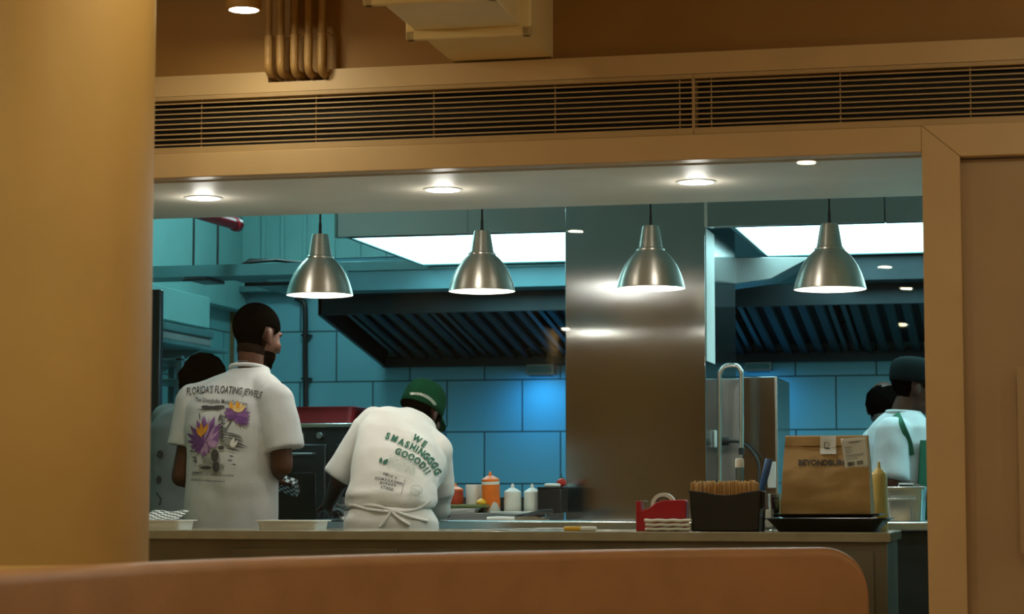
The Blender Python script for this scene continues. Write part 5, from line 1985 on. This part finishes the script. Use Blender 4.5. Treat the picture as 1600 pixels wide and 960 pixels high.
ties.build('apron_tie', M['cream'], apr)
shoes(J, t2)
def P2(name, f, m, lift=.003):
    return decal(name, f, [sh2], m, shirt2, B2, lift, 5.0)
f = Flat()
def letters(f, st, pts, size, heavy=((0, 0),), **kw):
    for k, (ch, (x, y_)) in enumerate(zip(st, pts)):
        a, b = pts[max(k - 1, 0)], pts[min(k + 1, len(pts) - 1)]
        for ox_, oy_ in heavy:
            f.text(ch, x + ox_, y_ + oy_, size, -math.degrees(atan2(b[1] - a[1], b[0] - a[0])), **kw)
HV = ((-.55, 0), (.55, 0), (0, .35), (0, -.35))
letters(f, "SMASHINGGGG", [(605.6, 683), (616.2, 687), (627, 692.3), (636, 696.2), (645, 700.2), (651.3, 703.4), (658, 708), (665.3, 714), (672, 720.6), (677.9, 728.0), (682.2, 737.5)], 14.6, heavy=HV, bold=.2, sx=.84)
letters(f, "GOOOD!!", [(622, 707), (632.2, 711.4), (642.2, 715.6), (651.6, 721.2), (659.6, 728.4), (664.6, 734.4), (667.8, 739)], 14.0, heavy=HV, bold=.2, sx=.86)
letters(f, "WE", [(651, 687.5), (662, 695.2)], 14.4, heavy=HV, bold=.2, sx=.86)
f.petal(599, 726.5, 11.5, 6.5, 48); f.petal(594.5, 725, 10, 5, 82)
P2('slogan_print', f, M['ink_g'])
f = Flat()
def line_pts(n, a, b): return [(a[0] + (b[0] - a[0]) * k / (n - 1), a[1] + (b[1] - a[1]) * k / (n - 1) + 1.0 * sin(pi * k / (n - 1)) * -.5) for k in range(n)]
for s_, a_, b_ in (("INDIA'S", (599, 741), (618.5, 748)), ("HOMEGROWN", (588, 748), (626.5, 757)), ("BURGER", (595, 755.5), (617, 759.8)), ("STAND", (596, 762.5), (613, 766))):
    letters(f, s_, line_pts(len(s_), a_, b_), 5.6, bold=.22, sx=.92, shear=.1)
f.stroke([(633, 750), (627, 773)], .8)
P2('text_print', f, M['ink_k'])
f = Flat()
random.seed(5)
for r_ in range(9):
    for c_ in range(30):
        if random.random() < .72:
            u, v = c_ / 30, r_ / 9
            x = 610 + 43 * u - 5 * v
            y_ = 712.5 + 21 * v + 11 * u
            f.ell(x, y_, random.uniform(.5, .95), random.uniform(.5, 1.0), 5)
for r_ in (0, 1):
    pass
f.stroke([(590, 737.5), (604, 739.5), (624, 744), (646, 752)], .45)
f.stroke([(581, 766), (600, 768), (628, 775)], .45)
ring_ = [(650 + 9 * cos(2 * pi * k / 24), 767 + 8 * sin(2 * pi * k / 24)) for k in range(25)]
f.stroke(ring_, .9)
f.stroke([(640, 774), (644, 770), (650, 774), (656, 778), (660, 777)], .8)
f.stroke([(640, 774), (640, 780), (648, 782), (656, 782)], .8)
f.text("OH!", 650, 768, 7, -25, bold=.05)
P2('faint_print', f, M['ink_gl'])

# ---------------------------------------------------------------- person behind the man in the printed tee
B5 = Vector((X(296, 1.75), 1.75, 0))
def w5(px, py, Y=1.75): return W(px, py, Y) - B5
t5 = thing('person', 'dark haired person in a grey tee, half behind the man in the printed tee', 'person', B5)
J = {}
f5 = frame(10) @ Vector((0, 1, 0)); f5.z = 0; f5.normalize()
legs(J, f5, w5(292, 845))
J['chest'] = w5(292, 690, 1.77); J['neck'] = w5(312, 633, 1.80)
J['shL'] = w5(262, 650, 1.78); J['shR'] = w5(330, 652, 1.74)
J['elL'] = w5(250, 745, 1.84); J['wrL'] = w5(268, 770, 2.02)
J['elR'] = w5(340, 750, 1.76); J['wrR'] = w5(330, 770, 1.98)
HC = w5(322, 598, 1.86)
RH = frame(35, 20)
me = body(J, HC, RH, 1.0)
mobj('body', me, M['skin_d'], t5)
eyes(HC, RH, t5)
mb = MB()
mb.sphere(HC + RH @ Vector((0, -.022, .028)), (.089, .106, .098), 28, 18, RH)
mb.capsule(HC + RH @ Vector((0, -.07, -.01)), w5(300, 622, 1.76), .062, .045)
mb.capsule(HC + RH @ Vector((-.03, -.08, .0)), w5(290, 625, 1.74), .05, .025)
hh = fuse(mb, .008, 3, lambda p: .006 * noise.noise(p * 40))
def hcut(p):
    q = RH.inverted() @ (p - HC)
    return q.y > .045 and q.z < .075
bm = bmesh.new(); bm.from_mesh(hh)
for v in bm.verts:
    q = RH.inverted() @ (v.co - HC)
    if q.y > .05 and q.z < .07:
        v.co = HC + RH @ Vector((q.x, .05, q.z))
bm.to_mesh(hh); bm.free()
mobj('hair', hh, M['hair'], t5)
mb = MB()
R5 = frame(10)
loft(mb, [(w5(px, py, 1.75), R5 @ Vector((rx, 0, 0)), R5 @ Vector((0, ry, 0))) for px, py, rx, ry in ((290, 850, .165, .12), (290, 780, .165, .12), (292, 710, .175, .125), (296, 670, .175, .12), (303, 645, .13, .10), (310, 632, .08, .075))])
mb.sphere(w5(264, 655, 1.78), .07); mb.sphere(w5(328, 657, 1.74), .07)
mb.cyl(w5(264, 652, 1.78), w5(252, 728, 1.83), .07, .068)
mb.cyl(w5(328, 652, 1.74), w5(338, 728, 1.76), .07, .068)
sh5 = fuse(mb, .008, 5, wr1)
shirt5 = mobj('shirt', sh5, M['greytee'], t5)
f = Flat()
f.ell(251, 710, 5, 6); f.ell(249, 750, 4, 6); f.stroke([(245, 770), (252, 780), (250, 790)], 2.5)
decal('dark_print', f, [sh5], M['ink_k'], shirt5, B5, .004, 4)
trousers(J, t5, M['trouser'], -.10)
shoes(J, t5)

# ---------------------------------------------------------------- cook in green apron at the right
Y3 = 2.92
B3 = Vector((X(1405, Y3), Y3, 0))
def w3(px, py, Y=Y3): return W(px, py, Y) - B3
t3 = thing('person', 'cook in a dark cap and green apron, seen from the side at right', 'person', B3)
J = {}
F3 = 78
f3 = frame(F3) @ Vector((0, 1, 0)); f3.z = 0; f3.normalize()
legs(J, f3, w3(1402, 838))
J['chest'] = w3(1402, 695); J['neck'] = w3(1412, 645)
J['shL'] = w3(1416, 668, Y3 + .18); J['shR'] = w3(1396, 672, Y3 - .16)
J['elL'] = w3(1440, 740, Y3 + .20); J['wrL'] = w3(1500, 752, Y3 + .12)
J['elR'] = w3(1394, 754, Y3 - .20); J['wrR'] = w3(1462, 778, Y3 - .19)
J['hdR'] = f3 * .1; J['hdL'] = f3 * .1
HC = w3(1429, 606, Y3)
RH = frame(84, 8)
me = body(J, HC, RH, 1.0)
mobj('body', me, M['skin'], t3)
eyes(HC, RH, t3)
iR3 = RH.inverted(); H3 = HC
def hp3(p):
    q = iR3 @ (p - H3)
    return q.z > -.05 and q.y < .03 and not (abs(q.x) > .062 and -.035 < q.y < .02 and q.z < .03) and q.length < .16 and (q.z > .0 or q.y < -.03)
shell('hair', me, hp3, .005, M['hair'], t3)
cc_ = HC + RH @ Vector((0, -.012, .040))
rs = []
for r_, z_ in [(1.0, -.022), (1.03, .0), (1.05, .03), (1.02, .055), (.90, .076), (.68, .090), (.36, .098), (.10, .10), (.005, .10)]:
    rs.append([cc_ + RH @ Vector((.088 * r_ * cos(2 * pi * k / 40), .106 * r_ * sin(2 * pi * k / 40), z_)) for k in range(40)])
c3 = MB().rings(rs, caps=False).build('cap', mat('dark_cap_cloth', (.006, .010, .010), .9, spec=.05), t3)
so_ = c3.modifiers.new('solid', 'SOLIDIFY'); so_.thickness = .003; so_.offset = -1
mb = MB()
R3 = frame(F3)
loft(mb, [(w3(px, py), R3 @ Vector((rx, 0, 0)), R3 @ Vector((0, ry, 0))) for px, py, rx, ry in ((1402, 850, .185, .145), (1402, 780, .18, .145), (1403, 735, .185, .14), (1404, 695, .19, .14), (1406, 668, .17, .12), (1409, 652, .12, .095), (1412, 642, .078, .075))])
mb.sphere(w3(1397, 676, Y3 - .15), .080); mb.sphere(w3(1414, 672, Y3 + .17), .078)
mb.cyl(w3(1396, 672, Y3 - .15), w3(1390, 750, Y3 - .20), .078, .080)
mb.cyl(w3(1414, 670, Y3 + .17), w3(1434, 735, Y3 + .20), .078, .085)
sh3 = fuse(mb, .0075, 5, wr1)
s3 = mobj('shirt', sh3, M['tee'], t3)
neckband(w3(1411.5, 645), frame(F3, -6), .074, .072, .0085, M['tee'], s3)
# apron: bib lofted over the front of the shirt, with a neck strap
ap = MB()
def ring3(py, half, extra):
    c = w3(1403, py)
    ry = {690: .142, 735: .152, 800: .158, 860: .160, 1000: .17, 1060: .17}[py]
    rx = .19
    outp, inp = [], []
    for k in range(17):
        a = pi / 2 + half * (k - 8) / 8
        ca, sa = cos(a), sin(a)
        ca = abs(ca) ** (2 / 2.4) * (1 if ca >= 0 else -1)
        sa = abs(sa) ** (2 / 2.4) * (1 if sa >= 0 else -1)
        outp.append(c + R3 @ Vector((rx * 1.10 * ca, (ry + .026) * sa, 0)))
        inp.append(c + R3 @ Vector((rx * 1.04 * ca, (ry + .012) * sa, 0)))
    return outp + inp[::-1]
ap.rings([ring3(1060, 1.7, 0), ring3(1000, 1.7, 0), ring3(860, 1.6, 0), ring3(800, 1.55, 0), ring3(735, 1.5, 0), ring3(690, 1.45, 0)])
apo = ap.build('apron', M['apron_g'], t3, sharp=50)
t3b = BVHTree.FromPolygons([v.co for v in sh3.vertices], [tuple(p.vertices) for p in sh3.polygons])
def surf3(px, py, lift=.006):
    d = ray(px, py).normalized()
    h = t3b.ray_cast(CAM - B3, d)
    return (h[0] - d * lift) if h[0] is not None else w3(px, py, Y3 - .1)
stp = [surf3(1401, 646), surf3(1406, 656), surf3(1412, 670), surf3(1418, 684), surf3(1422, 697), surf3(1424, 712)]
sm_ = MB()
secs = []
cp = catmull(stp, 5)
for i, p in enumerate(cp):
    tg = (cp[min(i + 1, len(cp) - 1)] - cp[max(i - 1, 0)]).normalized()
    vd = (p + B3 - CAM).normalized()
    sd_ = tg.cross(vd).normalized() * .013
    secs.append([p - sd_ - vd * .002, p + sd_ - vd * .002, p + sd_ + vd * .004, p - sd_ + vd * .004])
sm_.rings(secs).build('neck_strap', M['apron_g'], apo, sharp=50)
trousers(J, t3, M['trouser'], -.10)
shoes(J, t3)

# ---------------------------------------------------------------- person behind that cook
Y4 = 3.50
B4 = Vector((X(1386, Y4), Y4, 0))
def w4(px, py, Y=Y4): return W(px, py, Y) - B4
t4 = thing('person', 'person with a dark hairnet, mostly hidden behind the cook in the green apron', 'person', B4)
J = {}
f4 = frame(12) @ Vector((0, 1, 0)); f4.z = 0; f4.normalize()
legs(J, f4, w4(1392, 835))
J['chest'] = w4(1390, 720); J['neck'] = w4(1384, 668)
J['shL'] = w4(1366, 690); J['shR'] = w4(1414, 690)
J['elL'] = w4(1366, 755, Y4 + .05); J['wrL'] = w4(1376, 775, Y4 + .25)
J['elR'] = w4(1420, 755, Y4 + .05); J['wrR'] = w4(1408, 775, Y4 + .25)
HC = w4(1381, 638, Y4 + .05)
RH = frame(10, 20)
me = body(J, HC, RH, 1.0)
mobj('body', me, M['skin_d'], t4)
eyes(HC, RH, t4)
mb = MB().sphere(HC + RH @ Vector((0, -.020, .020)), (.088, .100, .092), 28, 18, RH)
hn = fuse(mb, .008, 2, lambda p: .004 * noise.noise(p * 50))
for v in hn.vertices:
    q = RH.inverted() @ (v.co - HC)
    if q.y > .05 and q.z < .06:
        v.co = HC + RH @ Vector((q.x, .05, q.z))
mobj('hairnet', hn, M['hair'], t4)
mb = MB()
R4 = frame(12)
loft(mb, [(w4(px, py), R4 @ Vector((rx, 0, 0)), R4 @ Vector((0, ry, 0))) for px, py, rx, ry in ((1391, 840, .15, .115), (1391, 770, .15, .115), (1390, 725, .155, .115), (1388, 698, .145, .11), (1386, 680, .11, .09), (1384, 670, .075, .07))])
mb.sphere(w4(1370, 694), .062); mb.sphere(w4(1410, 694), .062)
mb.cyl(w4(1370, 692), w4(1367, 745, Y4 + .04), .062, .062)
mb.cyl(w4(1410, 692), w4(1418, 745, Y4 + .04), .062, .062)
mobj('shirt', fuse(mb, .009, 4, wr1), M['tee'], t4)
trousers(J, t4, M['trouser'], -.10)
shoes(J, t4)
